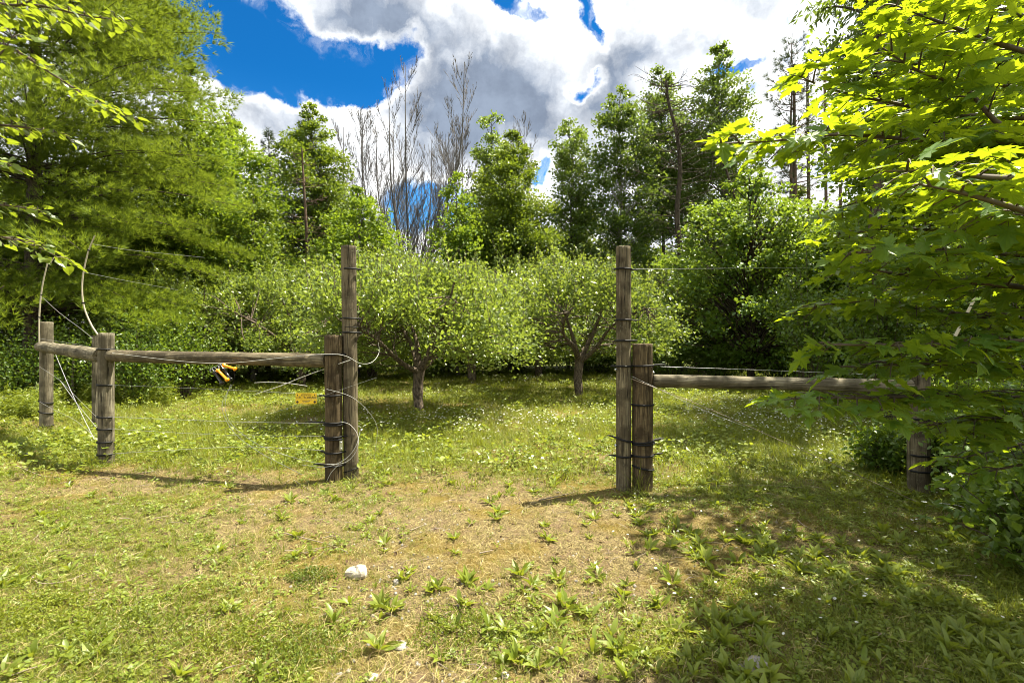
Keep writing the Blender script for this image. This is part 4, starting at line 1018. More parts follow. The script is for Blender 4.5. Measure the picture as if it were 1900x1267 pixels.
# ------------------------------------------------------------------ shrubs and undergrowth
def shrub(px, pyb, hpx, rpx, label, seed, leaf='leaf_shrub', lsize=.07, nst=26, per=60, tmpl=T_OVATE, Y=None, name='shrub', group='shrubs round the clearing', cat='shrub'):
    q = np.random.default_rng(seed); Y = Y or depth(pyb); x0 = (px - CX) * Y / F; R = rpx * Y / F; H = hpx * Y / F
    root = thing(name, label, cat, (x0, Y, float(gh(x0, Y))), group=group); Tb = Tubes(); Ps = []; Ds = []
    for i in range(nst):
        a = q.uniform(0, 6.28); f = q.uniform(0, 1) ** .6; e = np.array([math.cos(a) * R * f, math.sin(a) * R * f * .8, H * (1 - .45 * f * f) * q.uniform(.55, 1.05)])
        b0 = e * .12; b0[2] = -.03; P = spline([b0, e * np.array([.45, .45, .6]), e], 8); Tb.add(P, np.linspace(.012, .003, 8), 4)
        m = int(per * q.uniform(.6, 1.4)); t_ = q.uniform(.25, 1.05, m); c = np.array([np.interp(t_, np.linspace(0, 1, 8), P[:, k_]) for k_ in range(3)]).T
        Ps.append(c + q.normal(size=(m, 3)) * .11 * (R + .3)); Ds.append(unit(q.normal(size=(m, 3)) + e / H * .6))
    obj('branches', Tb.mesh('branches'), M['twig_maple'], root, kind='stuff')
    P = np.concatenate(Ps); Dr = np.concatenate(Ds); ok = P[:, 2] > .02; P = P[ok]; Dr = Dr[ok]; m = len(P)
    V_, F_, r_ = leaves(P, Dr, q.normal(size=(m, 3)) * .6 + (0, 0, .8), lsize * q.uniform(.6, 1.2, m), tmpl, np.clip(q.normal(size=m) * .22 + .5, 0, 1))
    obj('foliage', np_mesh('foliage', V_, F_, rnd=r_), M[leaf], root, kind='stuff'); return root


for i, (px, pyb, h, rr, lab, Y, ls, per) in enumerate((
        (20, 700, 130, 90, 'bushy shrub at the left edge below the pine boughs', 15.0, .09, 90), (150, 700, 110, 80, 'shrub under the pine between the two far left posts', 14.0, .09, 90),
        (285, 700, 130, 90, 'leafy shrub right of the middle left post', 14.0, .08, 100), (400, 700, 125, 90, 'shrub between the pine and the apple row', 20.0, .10, 100),
        (30, 700, 60, 110, 'lit low bush at the left edge in front of the pine', 11.0, .075, 130), (115, 700, 70, 90, 'lit bush seen between the two far left posts', 11.5, .075, 130), (250, 700, 75, 100, 'lit bush just right of the middle left post', 11.5, .075, 130), (340, 700, 95, 90, 'lit bush left of the hanging gate handles', 12.5, .08, 130),
        (1245, 700, 40, 80, 'low lit bush directly right of the short right gate post', 18.5, .10, 120), (1335, 700, 32, 80, 'low lit bush left of the cherry trunk', 18.0, .10, 120), (1450, 700, 45, 90, 'low lit bush right of the cherry trunk', 17.0, .10, 130), (1545, 700, 60, 90, 'lit bush in front of the back fence end', 15.5, .09, 140),
        (700, 700, 34, 95, 'low bush far back between the gate posts, leftmost', 24.0, .12, 120), (830, 700, 30, 95, 'low bush far back behind the nearest apple trunk', 24.0, .12, 120), (960, 700, 34, 95, 'low bush far back at the centre of the gateway', 24.0, .12, 120), (1110, 700, 34, 95, 'low bush far back left of the tall right gate post', 23.0, .12, 120),
        (1330, 700, 90, 80, 'shaded shrub beyond the right rail left of the cherry trunk', 22.0, .10, 90), (1440, 700, 95, 90, 'shaded shrub beyond the right rail right of the cherry trunk', 21.0, .10, 90),
        (1560, 700, 130, 110, 'big shrub behind the back fence', 17.0, .10, 100), (1500, 700, 240, 80, 'tall leafy sapling left of the maple', 12.0, .09, 130), (1640, 700, 300, 120, 'tall hazel bush behind the maple leaves', 9.0, .085, 190),
        (1790, 700, 420, 150, 'tall bush behind the right end post', 8.0, .085, 260), (1930, 700, 520, 160, 'tall bush at the right edge behind the maple', 7.0, .085, 260))):
    shrub(px, pyb, h + (F * CAMH / Y) * .72, rr, lab, 700 + i, lsize=ls, nst=30, per=per, Y=Y)
for i, (px, Y, h, rr, lab) in enumerate(((1760, 5.3, 1.0, .55, 'low shaded bush right behind the right end post'), (1865, 4.6, 1.25, .75, 'dark leafy bush at the foot of the maple'), (1900, 3.7, .6, .45, 'low bush at the right edge under the pale wire'),
                                         (1640, 5.6, .55, .4, 'small bush left of the right end post'), (1880, 4.2, 1.15, .6, 'tall dark bush at the right edge above the pale wire'), (1850, 4.2, .62, .36, 'knee high bush between the right end post and the anemones'), (1930, 3.1, .75, .5, 'nearest shaded bush cut by the right edge'), (1810, 6.4, 1.6, .8, 'taller dark bush deep behind the right end post'))):
    shrub(px, 0, h * F / Y, rr * F / Y, lab, 750 + i, lsize=.062, nst=46, per=60, Y=Y)
# tall weeds at the left edge and under the pine
wv2 = []; q = np.random.default_rng(5); Ps = []; Ds = []
for s in range(5):
    b0 = q.normal(size=3) * .06; b0[2] = 0; e = b0 + np.array([q.normal() * .05, q.normal() * .05, q.uniform(.45, .75)]); al = q.uniform(.1, 1, 26)[:, None]
    Ps.append(b0 * (1 - al) + e * al); a = q.uniform(0, 6.28, 26); Ds.append(np.stack([np.cos(a), np.sin(a), np.full(26, .5)], -1))
P = np.concatenate(Ps); Vw, Fw, Rw = leaves(P, np.concatenate(Ds), np.tile([0, 0, 1.], (len(P), 1)) + q.normal(size=(len(P), 3)) * .2, q.uniform(.06, .11, len(P)), T_LANCE, q.uniform(0, 1, len(P)))
x = q.uniform(-16, -5.6, 2600); y = q.uniform(6.6, 14, 2600); k = (x < -.93 * y) & (x > -1.2 * y) & (y > 9.2)
k2 = (x / y < -.70) & (y > 11.0) & (x > -1.2 * y)
put('tall_weeds', np_mesh('weed_mesh', Vw, Fw, rnd=Rw), M['leaf_weed'], x[k | k2], y[k | k2], q, .45, .95, 'tall narrow leaved green weeds at the left beyond the fence', 'weeds')


# rosettes and other countable plants on the ground
def rosette_leaf(name, L, w, seed, nseg=7, arch=.9):
    q = random.Random(seed); V = []; Fc = []; el_ = .25
    x_ = z_ = 0.0; pts = []
    th = 1.15
    for i in range(nseg):
        t = i / (nseg - 1); pts.append((x_, z_)); th2 = th - arch * t * 1.3; x_ += math.cos(th2) * L / (nseg - 1); z_ += math.sin(th2) * L / (nseg - 1)
    for i, (a, c) in enumerate(pts):
        t = i / (nseg - 1); ww = w * (math.sin(min(1, t * 1.05 + .02) * math.pi * .97) ** .75) * (.35 + .9 * t) * (1 + .12 * math.sin(i * 2.4 + seed)) + .0025
        if i == nseg - 1: ww = .001
        V += [(a, -ww, c + ww * .35), (a, 0, c), (a, ww, c + ww * .35)]
    for i in range(nseg - 1):
        b_ = i * 3; Fc += [(b_, b_ + 1, b_ + 4, b_ + 3), (b_ + 1, b_ + 2, b_ + 5, b_ + 4)]
    me = np_mesh(name, V, Fc, rnd=np.full(len(V), q.uniform(.3, .9)), smooth=True); me.materials.append(M['leaf_weed']); return me


RL = [rosette_leaf('weed_leaf', .13, .0125, 1, arch=.6), rosette_leaf('weed_leaf', .11, .011, 2, arch=1.0), rosette_leaf('weed_leaf', .10, .014, 3, arch=.35), rosette_leaf('weed_leaf', .12, .009, 4, arch=.8)]
RG = 'broad leaved rosettes in the foreground'; ROS = []


def rosette(px, py, s, seed, n=8, label=None):
    q = random.Random(seed); b = base_pt(px, py)
    o = thing('weed_rosette', label or '', 'weed', tuple(b), q.uniform(0, 6.28), RG); ROS.append((px, py, s, o, label))
    for i in range(n):
        c = obj('leaf', q.choice(RL), None, o); c.rotation_euler = (q.uniform(-.15, .15), q.uniform(-.45, .5) , i * 6.28 / n + q.uniform(-.3, .3)); k_ = s * q.uniform(.4, 1.0); c.scale = (k_, k_, k_)
    return o


rs_ = [(128, 1215, 1.1, 'pale rosette with upright leaves near the lower left corner'), (60, 1225, .9, None), (165, 1190, .9, None), (128, 1065, .9, 'rosette with a broad lit leaf beside the looped stalk at left'), (196, 1075, .7, None),
       (400, 1058, .8, None), (310, 1018, .6, None), (262, 1015, .5, None), (855, 948, .7, None), (880, 902, .8, None), (745, 1004, .6, None), (805, 948, .4, None), (700, 900, .5, None),
       (705, 1152, .9, None), (620, 1160, 1.0, 'rosette with a long upright leaf below the white stone'), (648, 1120, .8, None), (742, 1074, .9, 'rosette immediately right of the white stone'), (812, 1096, .8, None), (762, 1100, .6, None), (885, 1100, .7, None), (855, 1125, 1.1, None),
       (905, 1170, 1.2, None), (845, 1168, 1.0, None), (985, 1118, .7, None), (1036, 1118, 1.2, 'vivid upright rosette left of the lower centre'), (1075, 1140, .8, None), (1095, 1145, 1.0, None), (938, 1172, 1.2, 'flat wide rosette of narrow leaves at lower centre'),
       (1133, 1185, 1.1, None), (1100, 1215, 1.0, None), (1040, 1225, 1.0, 'dark green star shaped rosette on bare soil'), (965, 1215, 1.0, None), (1110, 1262, 1.0, None), (1160, 1262, 1.1, None), (1185, 1165, .9, None), (1215, 1120, .8, None), (1260, 1110, .8, None), (1295, 1150, .9, None),
       (1330, 1100, .7, None), (1300, 1020, .6, None), (1240, 1060, .7, None), (1330, 1200, .8, None), (1385, 1262, 1.3, 'rosette with big folded leaves at the bottom edge right of centre'), (1290, 1262, 1.0, None), (1440, 1130, .9, None), (1400, 1080, .8, None), (1480, 1110, .7, None), (1540, 1180, .9, None),
       (1590, 1150, .9, 'upright leaved rosette in the shade at lower right'), (1650, 1100, 1.0, None), (1710, 1080, .9, None), (1680, 1200, 1.0, None), (1760, 1210, .9, None), (1520, 1090, .8, None), (1600, 1240, 1.0, None), (1830, 1220, .9, None), (1380, 1010, .7, None), (1440, 960, .7, None), (1560, 1000, .7, None),
       (1110, 1020, .5, None), (1015, 1075, .6, None), (960, 1060, .5, None), (1180, 1055, .7, None), (480, 1262, 1.0, 'rosette cut by the bottom edge left of centre'), (560, 1262, .6, None), (1545, 900, .8, None), (1480, 870, .7, None), (1260, 855, .7, None), (995, 1160, .7, None), (510, 1150, .6, None),
       (30, 1010, .6, None), (80, 1080, .6, None), (330, 1140, .6, None), (240, 1090, .6, None), (575, 1030, .7, None), (930, 985, .4, None), (1240, 985, .7, None), (1060, 985, .45, None), (1200, 1225, 1.0, None)]
for i, (px, py, s, lab) in enumerate(rs_): rosette(px, py, s, 900 + i, 6 + i % 4, lab)
rr_ = random.Random(4)
for i in range(60):
    px = rr_.uniform(1130, 1850); py = rr_.uniform(960, 1262)
    if px - 1130 > (py - 900) * .1: rosette(px, py, rr_.uniform(.5, .95), 1100 + i, 5 + i % 4)
for i in range(26): rosette(rr_.uniform(20, 1100), rr_.uniform(900, 1180), rr_.uniform(.3, .55), 1200 + i, 5)

ORD = ['leftmost', 'second from the left', 'third from the left', 'fourth from the left', 'fifth from the left', 'sixth from the left', 'seventh from the left', 'eighth from the left', 'ninth from the left', 'tenth from the left', 'eleventh from the left', 'twelfth from the left', 'thirteenth from the left', 'fourteenth from the left', 'fifteenth from the left', 'sixteenth from the left', 'seventeenth from the left', 'eighteenth from the left', 'nineteenth from the left', 'twentieth from the left', 'third from the right', 'second from the right', 'rightmost']
zones = {}
for (px, py, s, o, lab) in ROS:
    if lab: continue
    col_ = 'at the far left' if px < 380 else 'below the left gate posts' if px < 720 else 'in the middle of the gateway' if px < 1080 else 'below the right gate posts' if px < 1330 else 'right of the gateway' if px < 1600 else 'under the maple'
    row_ = 'farthest' if py < 1000 else 'middle distance' if py < 1120 else 'nearest'
    zones.setdefault((row_, col_, 'small' if s < .65 else 'broad'), []).append((px, o))
for (row_, col_, sz), lst in zones.items():
    lst.sort(key=lambda e: e[0])
    for i, (px, o) in enumerate(lst): o['label'] = '%s %s rosette, %s turf, %s' % (ORD[i] if len(lst) > 1 else 'single', sz, row_, col_)

# low mats of small leaves
for i, (px, py, rad, lab) in enumerate(((440, 1190, .20, 'dark green mat of tiny leaves left of the lower centre'), (550, 1215, .21, 'dark green mat of tiny leaves under the white stone near the bottom edge'), (850, 1170, .22, 'small leaved mat round the central rosettes'),
                                        (1220, 1215, .22, 'lush mat of tiny leaves near the bottom, right of centre'), (1385, 1110, .30, 'shaded mat of small leaves right of the gateway'), (265, 1160, .35, 'broad low mat of tiny leaves at lower left'), (575, 1075, .12, 'bright tuft left of the white stone'), (45, 1150, .3, 'low green mat by the left edge'))):
    q = np.random.default_rng(1300 + i); b = base_pt(px, py); n = int(9000 * rad); a = q.uniform(0, 6.28, n); f = q.uniform(0, 1, n) ** .6 * rad * (1 + .25 * np.sin(a * 3 + i))
    P = np.stack([np.cos(a) * f * 1.25, np.sin(a) * f, q.uniform(0, 1, n) * .045 * (1 - (f / rad / 1.3) ** 2) + .005], -1); P[:, 2] += gh(P[:, 0] + b[0], P[:, 1] + b[1]) - b[2]
    V_, F_, r_ = leaves(P, q.normal(size=(n, 3)) + (0, 0, .6), q.normal(size=(n, 3)) * .5 + (0, 0, 1), q.uniform(.009, .019, n), T_DIAMOND, np.clip(q.normal(size=n) * .2 + .35, 0, 1))
    obj('leaf_mat', np_mesh('leaf_mat', V_, F_, rnd=r_), M['grass_g'], loc=tuple(b), label=lab, cat='ground cover', kind='stuff')


# stones and sticks
def stone(px, py, w, h, label, seed, mat, group=None):
    q = np.random.default_rng(seed); Y = depth(py); b = base_pt(px, py); b[1] += 0
    nu, nv = 18, 10; V = []; Fc = []
    for j in range(nv + 1):
        ph = -math.pi / 2 + math.pi * j / nv
        for i in range(nu):
            a = 2 * math.pi * i / nu; k_ = 1 + .22 * (vnoise(math.cos(a) * 1.6 + seed, math.sin(a) * 1.6 + ph * 1.3, seed) - .5) * 2
            c_ = abs(math.cos(ph)) ** .75
            V.append((w * c_ * math.cos(a) * k_, w * .8 * c_ * math.sin(a) * k_, h * math.sin(ph) * k_ + h * .45 + .06 * h * q.normal()))
    for j in range(nv):
        for i in range(nu): Fc.append((j * nu + i, j * nu + (i + 1) % nu, (j + 1) * nu + (i + 1) % nu, (j + 1) * nu + i))
    me = np_mesh('stone', np.array(V), np.array(Fc)); me.polygons.foreach_set('use_smooth', [seed % 2 == 0] * len(Fc))
    o = obj('stone', me, M[mat], loc=tuple(b), label=label, cat='stone', group=group); o.rotation_euler.z = q.uniform(0, 6); return o


stone(660, 1066, .070, .042, 'largest white pitted stone left of the lower centre', 3, 'stone')
SG = 'small stones in the foreground soil'
stone(735, 1082, .022, .018, 'small grey stone just right of the white stone', 5, 'stone_grey', SG); stone(742, 1070, .018, .015, 'tiny grey stone touching the rosette beside the white stone', 7, 'stone_grey', SG)
stone(742, 1200, .045, .016, 'flat grey stone set in the soil at lower centre', 9, 'stone_grey', SG); stone(690, 1262, .03, .010, 'pale flat stone at the bottom edge left of centre', 11, 'stone', SG)
stone(937, 1257, .022, .014, 'small white stone at the bottom edge near the centre', 13, 'stone', SG); stone(1405, 1240, .07, .02, 'flat buff stone at the bottom right of centre', 15, 'stone_grey', SG)
stone(715, 1172, .018, .008, 'white chip of stone below the white stone', 17, 'stone', SG); stone(1370, 1240, .02, .012, 'small chip beside the flat buff stone', 19, 'stone_grey', SG)


def stick(pts, rad, label):
    P = []
    for px, py in pts: b = base_pt(px, py); b[2] += rad * 1.2 + .012; P.append(b)
    S = spline(np.array(P), 16); t = Tubes(); t.add(S - S[0], np.linspace(rad, rad * .5, 16), 5); obj('stick', t.mesh('stick'), M['stick'], loc=tuple(S[0]), label=label, cat='stick', group='dead sticks lying on the ground')


stick([(516, 988), (560, 1001), (610, 1012), (645, 1028)], .005, 'long thin dark stick above the white stone'); stick([(528, 1025), (570, 1024), (618, 1014)], .004, 'short pale stick crossing left of the long one')
stick([(762, 985), (790, 974)], .005, 'short grey stick upper centre of the foreground'); stick([(60, 1075), (75, 1088), (120, 1085), (160, 1070)], .005, 'curved pale stalk at the left of the foreground')
stick([(890, 1030), (915, 1025)], .006, 'stubby pale stick right of centre'); stick([(1000, 931), (1065, 917)], .007, 'thin stick at the foot of the right gate posts, left side')
stick([(1480, 965), (1490, 975), (1510, 985)], .004, 'small curved stalk in the shade on the right'); stick([(545, 893), (575, 912)], .006, 'pale stick at the foot of the left gate posts')
stick([(30, 868), (75, 885), (110, 888)], .006, 'weathered twig near the left edge below the fence')

# grass tufts at the post feet
for i, (k_, n, h, lab) in enumerate((('P4', 30, .3, 'tuft of long grass right of the tall left post foot'), ('P6', 46, .42, 'arching dry and green tuft in front of the right gate posts'), ('P2', 34, .22, 'tuft of broad blades at the middle left post foot'), ('P1', 30, .2, 'grass tuft at the farthest left post foot'))):
    b = PB[k_]; me = tuft('grass_tuft', n, h, .05, .003, 1500 + i, curl=.55); obj('grass_tuft', me, M['grass_g'], loc=(b[0] + (.2 if k_ == 'P4' else -.06), b[1] - .14, b[2]), label=lab, cat='grass', kind='stuff')

# white wood anemones in the right hand shade
pet = T_OVATE
for i, (px, py, hh_) in enumerate(((1775, 900, 0), (1848, 903, 0), (1824, 925, 0), (1838, 940, 0), (1890, 952, 0), (1840, 995, 0), (1748, 908, 0), (1715, 932, 0))):
    Y = 3.9 - (py - 900) * .008; q = np.random.default_rng(1600 + i); p = at(px, py, Y); g = float(gh(p[0], p[1])); h = p[2] - g
    o = thing('anemone', ('white wood anemone in the shade, %s' % ('leftmost but one, above its leaves', 'high on the right', 'middle of the right hand group', 'just under the middle one', 'at the right edge', 'lowest, nearest the camera', 'beside the post', 'lowest beside the post foot')[i]), 'flower', (p[0], p[1], g), group='white anemones under the maple')
    t = Tubes(); t.add(np.array([(0.02, 0, 0), (.01, 0, h * .5), (0, 0, h)]), .0025, 5); obj('stem', t.mesh('stem'), M['leaf_weed'], o)
    a = np.arange(5) * 1.257; V_, F_, r_ = leaves(np.tile([0, 0, h], (5, 1)), np.stack([np.cos(a), np.sin(a), np.full(5, .45)], -1), np.tile([0, -.4, 1.], (5, 1)), np.full(5, .022), T_OVATE, np.full(5, .7)); obj('blossom', np_mesh('blossom', V_, F_, rnd=r_), M['petal'], o)
    a = np.arange(9) * .7; V_, F_, r_ = leaves(np.tile([.005, 0, h * .62], (9, 1)), np.stack([np.cos(a), np.sin(a), np.full(9, .1)], -1), np.tile([0, 0, 1.], (9, 1)), q.uniform(.07, .10, 9), T_LANCE, np.full(9, .4)); obj('foliage', np_mesh('foliage', V_, F_, rnd=r_), M['leaf_shrub'], o, kind='stuff')


# ------------------------------------------------------------------ near trees with leaves big enough to pick apart
def spray_tree(name, label, trunk, mains, leafmat_, seed, tmpls, lsize, sub_step, sub_len, leaf_step, n_parts, trunk_r, bark, droop=.15, extra=None, mesh_name='leaf', flatn=.35):
    q = np.random.default_rng(seed); root = thing(name, label, 'tree', tuple(trunk[0])); o0 = np.array(trunk[0])
    t = Tubes(); TS = spline(np.array(trunk), 16); t.add(TS - o0, np.linspace(trunk_r, trunk_r * .35, 16), 12); obj('trunk', t.mesh('trunk'), bark, root)
    L_P = []; L_D = []; L_N = []; Tw = Tubes()
    for mi, (pts, dens) in enumerate(mains):
        S = spline(np.array([p if len(p) == 3 and not isinstance(p, tuple) else at(*p) for p in pts]), 20)
        d0 = TS[np.argmin(np.linalg.norm(TS - S[0], axis=1))]; S = np.vstack([d0, S])
        t = Tubes(); t.add(S - o0, np.linspace(.016, .0025, 21), 6); obj('limb', t.mesh('limb'), M['twig_maple'], root)
        seg = np.linalg.norm(np.diff(S, axis=0), axis=1); cum = np.concatenate([[0], np.cumsum(seg)]); tot = cum[-1]
        s = seg[0] + .1; sd = 1
        while s < tot:
            c = np.array([np.interp(s, cum, S[:, k_]) for k_ in range(3)]); i = min(int(np.searchsorted(cum, s)), 20); tg = unit(S[i] - S[i - 1])
            hz = unit(np.cross(tg, [0, 0, 1.])); f = s / tot
            for sgn in (1, -1):
                if q.uniform() < .12: continue
                d = unit(tg * .75 + hz * sgn * .9 + q.normal(size=3) * np.array([.2, .2, .13]) - np.array([0, 0, droop * .5])); Ln = sub_len * q.uniform(.5, 1.15) * (1.15 - .75 * f)
                B = spline([c, c + d * Ln * .5 + (0, 0, .02), c + d * Ln - (0, 0, droop * Ln)], 7); Tw.add(B - o0, np.linspace(.005, .0018, 7), 4)
                for u_ in np.arange(leaf_step * .6, Ln + .01, leaf_step / dens):
                    g = np.array([np.interp(u_ / Ln, np.linspace(0, 1, 7), B[:, k_]) for k_ in range(3)]); h2 = unit(np.cross(d, [0, 0, 1.]))
                    for sg2 in (1, -1):
                        dd = unit(d * .6 + h2 * sg2 * .8 + q.normal(size=3) * .28 - np.array([0, 0, .22])); pt = g + dd * .035
                        if sg2 > 0 and u_ > Ln - leaf_step: dd = unit(d + q.normal(size=3) * .15)
                        L_P.append(pt); L_D.append(dd); L_N.append(q.normal(size=3) * flatn + np.array([0, 0, 1.]))
                        Tw.add(np.array([g, (g + pt) / 2, pt]) - o0, .0012, 3)
            s += sub_step * q.uniform(.7, 1.3)
    obj('twigs', Tw.mesh('twigs'), M['twig_maple'], root, kind='stuff')
    P = np.array(L_P); Dr = unit(np.array(L_D)); Nr = np.array(L_N); n = len(P)
    S_ = lsize * q.uniform(.6, 1.2, n); rn = np.clip(q.normal(size=n) * .25 + .5, 0, 1)
    # those that show largest become leaf objects
    dx = (P[:, 0] / np.maximum(P[:, 1], .1)); dz = (CAMH - P[:, 2]) / np.maximum(P[:, 1], .1)
    vis = (P[:, 1] > .5) & (np.abs(dx) < 1.04) & (np.abs(dz) < .69); big = np.where(vis, S_ / np.maximum(P[:, 1], .3), 0); order = np.argsort(-big); ind = order[:n_parts]
    tm = q.integers(0, len(tmpls), n); proto = {}
    for g, tp_ in enumerate(tmpls):
        for j in range(3): me = np_mesh(mesh_name, tp_[0], tp_[1], rnd=np.clip((.15, .5, .8)[j] + .45 * (np.arange(len(tp_[0])) % 2 - .5) * (len(tp_[0]) > 15), 0, 1)); me.materials.append(leafmat_); proto[(g, j)] = me
    side = unit(np.cross(Dr, Nr)); nn = np.cross(side, Dr)
    for i in ind:
        if big[i] <= 0: continue
        o = bpy.data.objects.new('leaf', proto[(int(tm[i]), int(rn[i] * 2.99))]); COL.objects.link(o); o.parent = root; s = S_[i]
        mt = Matrix(((side[i][0] * s, Dr[i][0] * s, nn[i][0] * s, P[i][0] - o0[0]), (side[i][1] * s, Dr[i][1] * s, nn[i][1] * s, P[i][1] - o0[1]), (side[i][2] * s, Dr[i][2] * s, nn[i][2] * s, P[i][2] - o0[2]), (0, 0, 0, 1)))
        o.matrix_local = mt
    rest = order[n_parts:]; VV = []; FF = []; RR = []; of = 0
    for g, tp_ in enumerate(tmpls):
        s = rest[tm[rest] == g]; V_, F_, r_ = leaves(P[s] - o0, Dr[s], Nr[s], S_[s], tp_, rn[s]); VV.append(V_); FF.append(F_ + of); RR.append(r_); of += len(V_)
    if extra is not None:   # the upper crown, above the picture
        for (c, rad, m) in extra:
            d = unit(q.normal(size=(m, 3))) * (q.uniform(0, 1, (m, 1)) ** .4); p = np.array(c) + d * np.array(rad) - o0
            V_, F_, r_ = leaves(p, q.normal(size=(m, 3)) * (1, 1, .3), q.normal(size=(m, 3)) * .3 + (0, 0, 1), lsize * q.uniform(.8, 1.3, m), tmpls[0], q.uniform(0, 1, m)); VV.append(V_); FF.append(F_ + of); RR.append(r_); of += len(V_)
    obj('foliage', np_mesh('foliage', np.concatenate(VV), np.concatenate(FF), rnd=np.concatenate(RR)), leafmat_, root, kind='stuff')
    print(name, 'leaves', n); return root


MT = [np.array([3.3, 2.5, 0]), np.array([3.2, 2.5, 1.5]), np.array([3.3, 2.5, 3.2]), np.array([3.5, 2.7, 5.5]), np.array([3.8, 2.9, 7.5])]
mains = [
    ([(1990, 260, 2.43), (1860, 262, 2.37), (1740, 262, 2.31), (1560, 250, 2.25), (1430, 262, 2.22), (1300, 268, 2.19)], 1.0),
    ([(1990, 240, 2.37), (1870, 240, 2.31), (1790, 165, 2.31), (1700, 130, 2.31), (1610, 70, 2.31)], 1.0),
    ([(1990, 220, 2.56), (1800, 215, 2.56), (1650, 190, 2.56), (1540, 165, 2.56), (1480, 140, 2.5)], 1.0),
    ([(1980, 120, 2.37), (1850, 80, 2.31), (1740, 40, 2.31), (1660, 10, 2.25)], 1.0), ([(1980, 60, 2.5), (1850, 10, 2.5), (1740, -60, 2.43)], 1.0),
    ([(1980, 330, 2.2), (1850, 330, 1.9), (1740, 318, 1.75), (1640, 318, 1.7)], .8),
    ([(1990, 420, 2), (1880, 385, 1.8), (1790, 360, 1.7), (1720, 345, 1.7)], .8),
    ([(1990, 340, 2.62), (1800, 345, 2.62), (1650, 360, 2.62), (1530, 395, 2.62)], 1.0),
    ([(1990, 480, 2.19), (1850, 470, 2.12), (1720, 465, 2.06), (1590, 470, 2)], 1.0),
    ([(1990, 545, 2.37), (1850, 528, 2.31), (1720, 515, 2.31), (1600, 500, 2.31), (1520, 492, 2.31)], 1.0),
    ([(1990, 440, 2.81), (1800, 430, 2.81), (1650, 425, 2.81), (1540, 440, 2.81)], 1.0),
    ([(1990, 600, 2.5), (1850, 590, 2.5), (1720, 575, 2.5), (1590, 560, 2.5), (1500, 575, 2.5)], 1.0),
    ([(1990, 640, 2.19), (1850, 632, 2.19), (1720, 640, 2.19), (1600, 640, 2.19), (1510, 640, 2.25)], 1.0),
    ([(1990, 690, 2.43), (1850, 680, 2.43), (1700, 675, 2.37), (1580, 682, 2.37)], 1.0),
    ([(1990, 730, 2.56), (1850, 735, 2.5), (1720, 735, 2.43), (1600, 738, 2.37), (1500, 738, 2.37), (1450, 742, 2.37)], 1.0),
    ([(1990, 760, 2.68), (1850, 775, 2.62), (1720, 790, 2.56)], 1.0), ([(1990, 800, 2.81), (1870, 830, 2.81), (1780, 850, 2.81)], .9),
    ([(1990, 180, 2.87), (1800, 150, 2.87), (1650, 130, 2.87)], 1.0), ([(1990, 500, 2.99), (1800, 520, 2.99), (1640, 540, 2.99)], 1.0), ([(1990, 280, 2.99), (1850, 300, 2.99), (1700, 290, 2.99), (1580, 310, 2.99)], 1.0),
    ([(1990, 830, 2.6), (1900, 860, 2.7), (1800, 880, 2.8)], .9), ([(1990, 700, 2.7), (1880, 770, 2.7), (1790, 810, 2.75)], 1.0)]
spray_tree('maple_tree', 'big maple reaching in from the right with large lobed leaves', MT, mains, M['leaf_maple'], 1701, MAPLES, .104, .10, .34, .070, 300, .13, M['bark_grey'],
           extra=[((5.5, 4.7, 6.2), (2.1, 2.0, 1.7), 1900), ((5.4, 5.6, 4.6), (1.4, 1.6, 2.2), 1400), ((5.9, 3.0, 4.4), (1.1, 1.3, 2.0), 700)])
T_HEART = (np.array([(0, .06, 0), (.26, -.04, .05), (.44, .22, .08), (.36, .58, .07), (0, 1.05, -.10), (-.36, .58, .07), (-.44, .22, .08), (-.26, -.04, .05), (0, .4, 0)]), np.array([(i, (i + 1) % 8, 8) for i in range(8)]))
LT = [np.array([-6.6, 4.9, 0]), np.array([-6.5, 4.9, 2.0]), np.array([-6.6, 4.9, 4.2]), np.array([-6.4, 4.8, 6.5])]
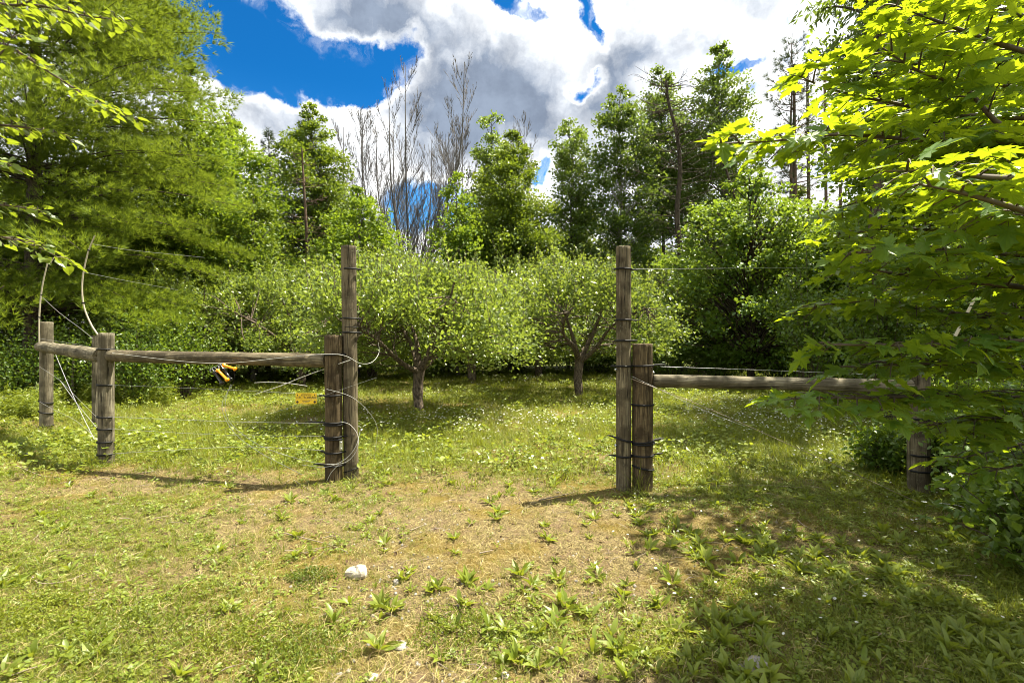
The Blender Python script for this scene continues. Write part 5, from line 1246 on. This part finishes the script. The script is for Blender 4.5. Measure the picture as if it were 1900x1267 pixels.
mains2 = [([(-60, 70, 4.3), (20, 90, 4.2), (100, 140, 4.2), (170, 185, 4.2), (235, 215, 4.2)], 1.0), 
          ([(-60, 20, 4.5), (60, 10, 4.4), (160, 30, 4.4), (250, 40, 4.4)], .9), ([(-60, -10, 4.1), (30, 10, 4.1), (90, -20, 4.1)], .9), ([(-70, 230, 4.4), (0, 232, 4.3), (70, 240, 4.3), (130, 250, 4.3)], 1.0),
          ([(-70, 290, 4.0), (0, 300, 3.9), (45, 322, 3.9)], 1.0), ([(-70, 380, 4.1), (0, 380, 4.0), (80, 392, 4.0)], 1.0), ([(-70, 440, 4.2), (0, 440, 4.2), (60, 455, 4.2), (110, 478, 4.2)], 1.0), ([(-70, 130, 3.8), (-10, 110, 3.8), (30, 60, 3.8)], 1.0)]
spray_tree('linden_tree', 'heart leaved tree whose twigs hang in from the left edge', LT, mains2, M['leaf_linden'], 1707, [T_HEART], .085, .12, .36, .068, 300, .12, M['bark_grey'], extra=[((-7.0, 5.2, 6.5), (2, 2, 1.5), 1200)])
# overhanging long leaved branch at the top
leafy_tree('ash_tree', 'drooping long leaved tree at the top edge beyond the maple', 'tree', 1640, 9.5, -420, ((.52, 60), (.62, 110), (.8, 130), (1, 40)), 90, 90, .15, M['leaf_poplar'], M['bark_dark'], 1801, .14, .30, tmpl=T_LANCE, droop=.9)

leafy_tree('hardwood_tree', 'tall dense tree filling the space behind the maple at the right', 'tree', 1760, 12, -500, ((.06, 110), (.25, 170), (.5, 190), (.8, 150), (1, 20)), 330, 170, .12, M['leaf_maple_bg'], M['bark_dark'], 1811, .2, .5)
leafy_tree('hardwood_tree', 'leafy sapling tree under the straight pine trunks, right of the cherry tree', 'tree', 1585, 15, 380, ((.06, 70), (.4, 95), (.7, 80), (.9, 40), (1, 8)), 170, 130, .11, M['leaf_maple_bg'], M['bark_dark'], 1813, .1, .42)

# back fence seen between the cherry and the maple
bf = thing('back_fence', 'distant rail fence in the shade behind the right rail', 'fence', tuple(at(1478, 700, 17.5) * (1, 1, 0)))
for px in (1478, 1556, 1618):
    p = at(px, 700, 16.5); log_between('post', (p[0], p[1], -.1), (p[0], p[1], CAMH + .15), .12, M['wood_brown'], bf, px, rows=12, nseg=12)
log_between('rail', at(1480, 645, 16.4), at(1560, 648, 16.4), .07, M['wood_grey'], bf, 71, rows=12, nseg=10)
log_between('rail', at(1535, 679, 16.4), at(1625, 683, 16.4), .05, M['wood_grey'], bf, 72, rows=12, nseg=10); log_between('rail', at(1535, 694, 16.3), at(1625, 694, 16.3), .05, M['wood_grey'], bf, 73, rows=12, nseg=10)
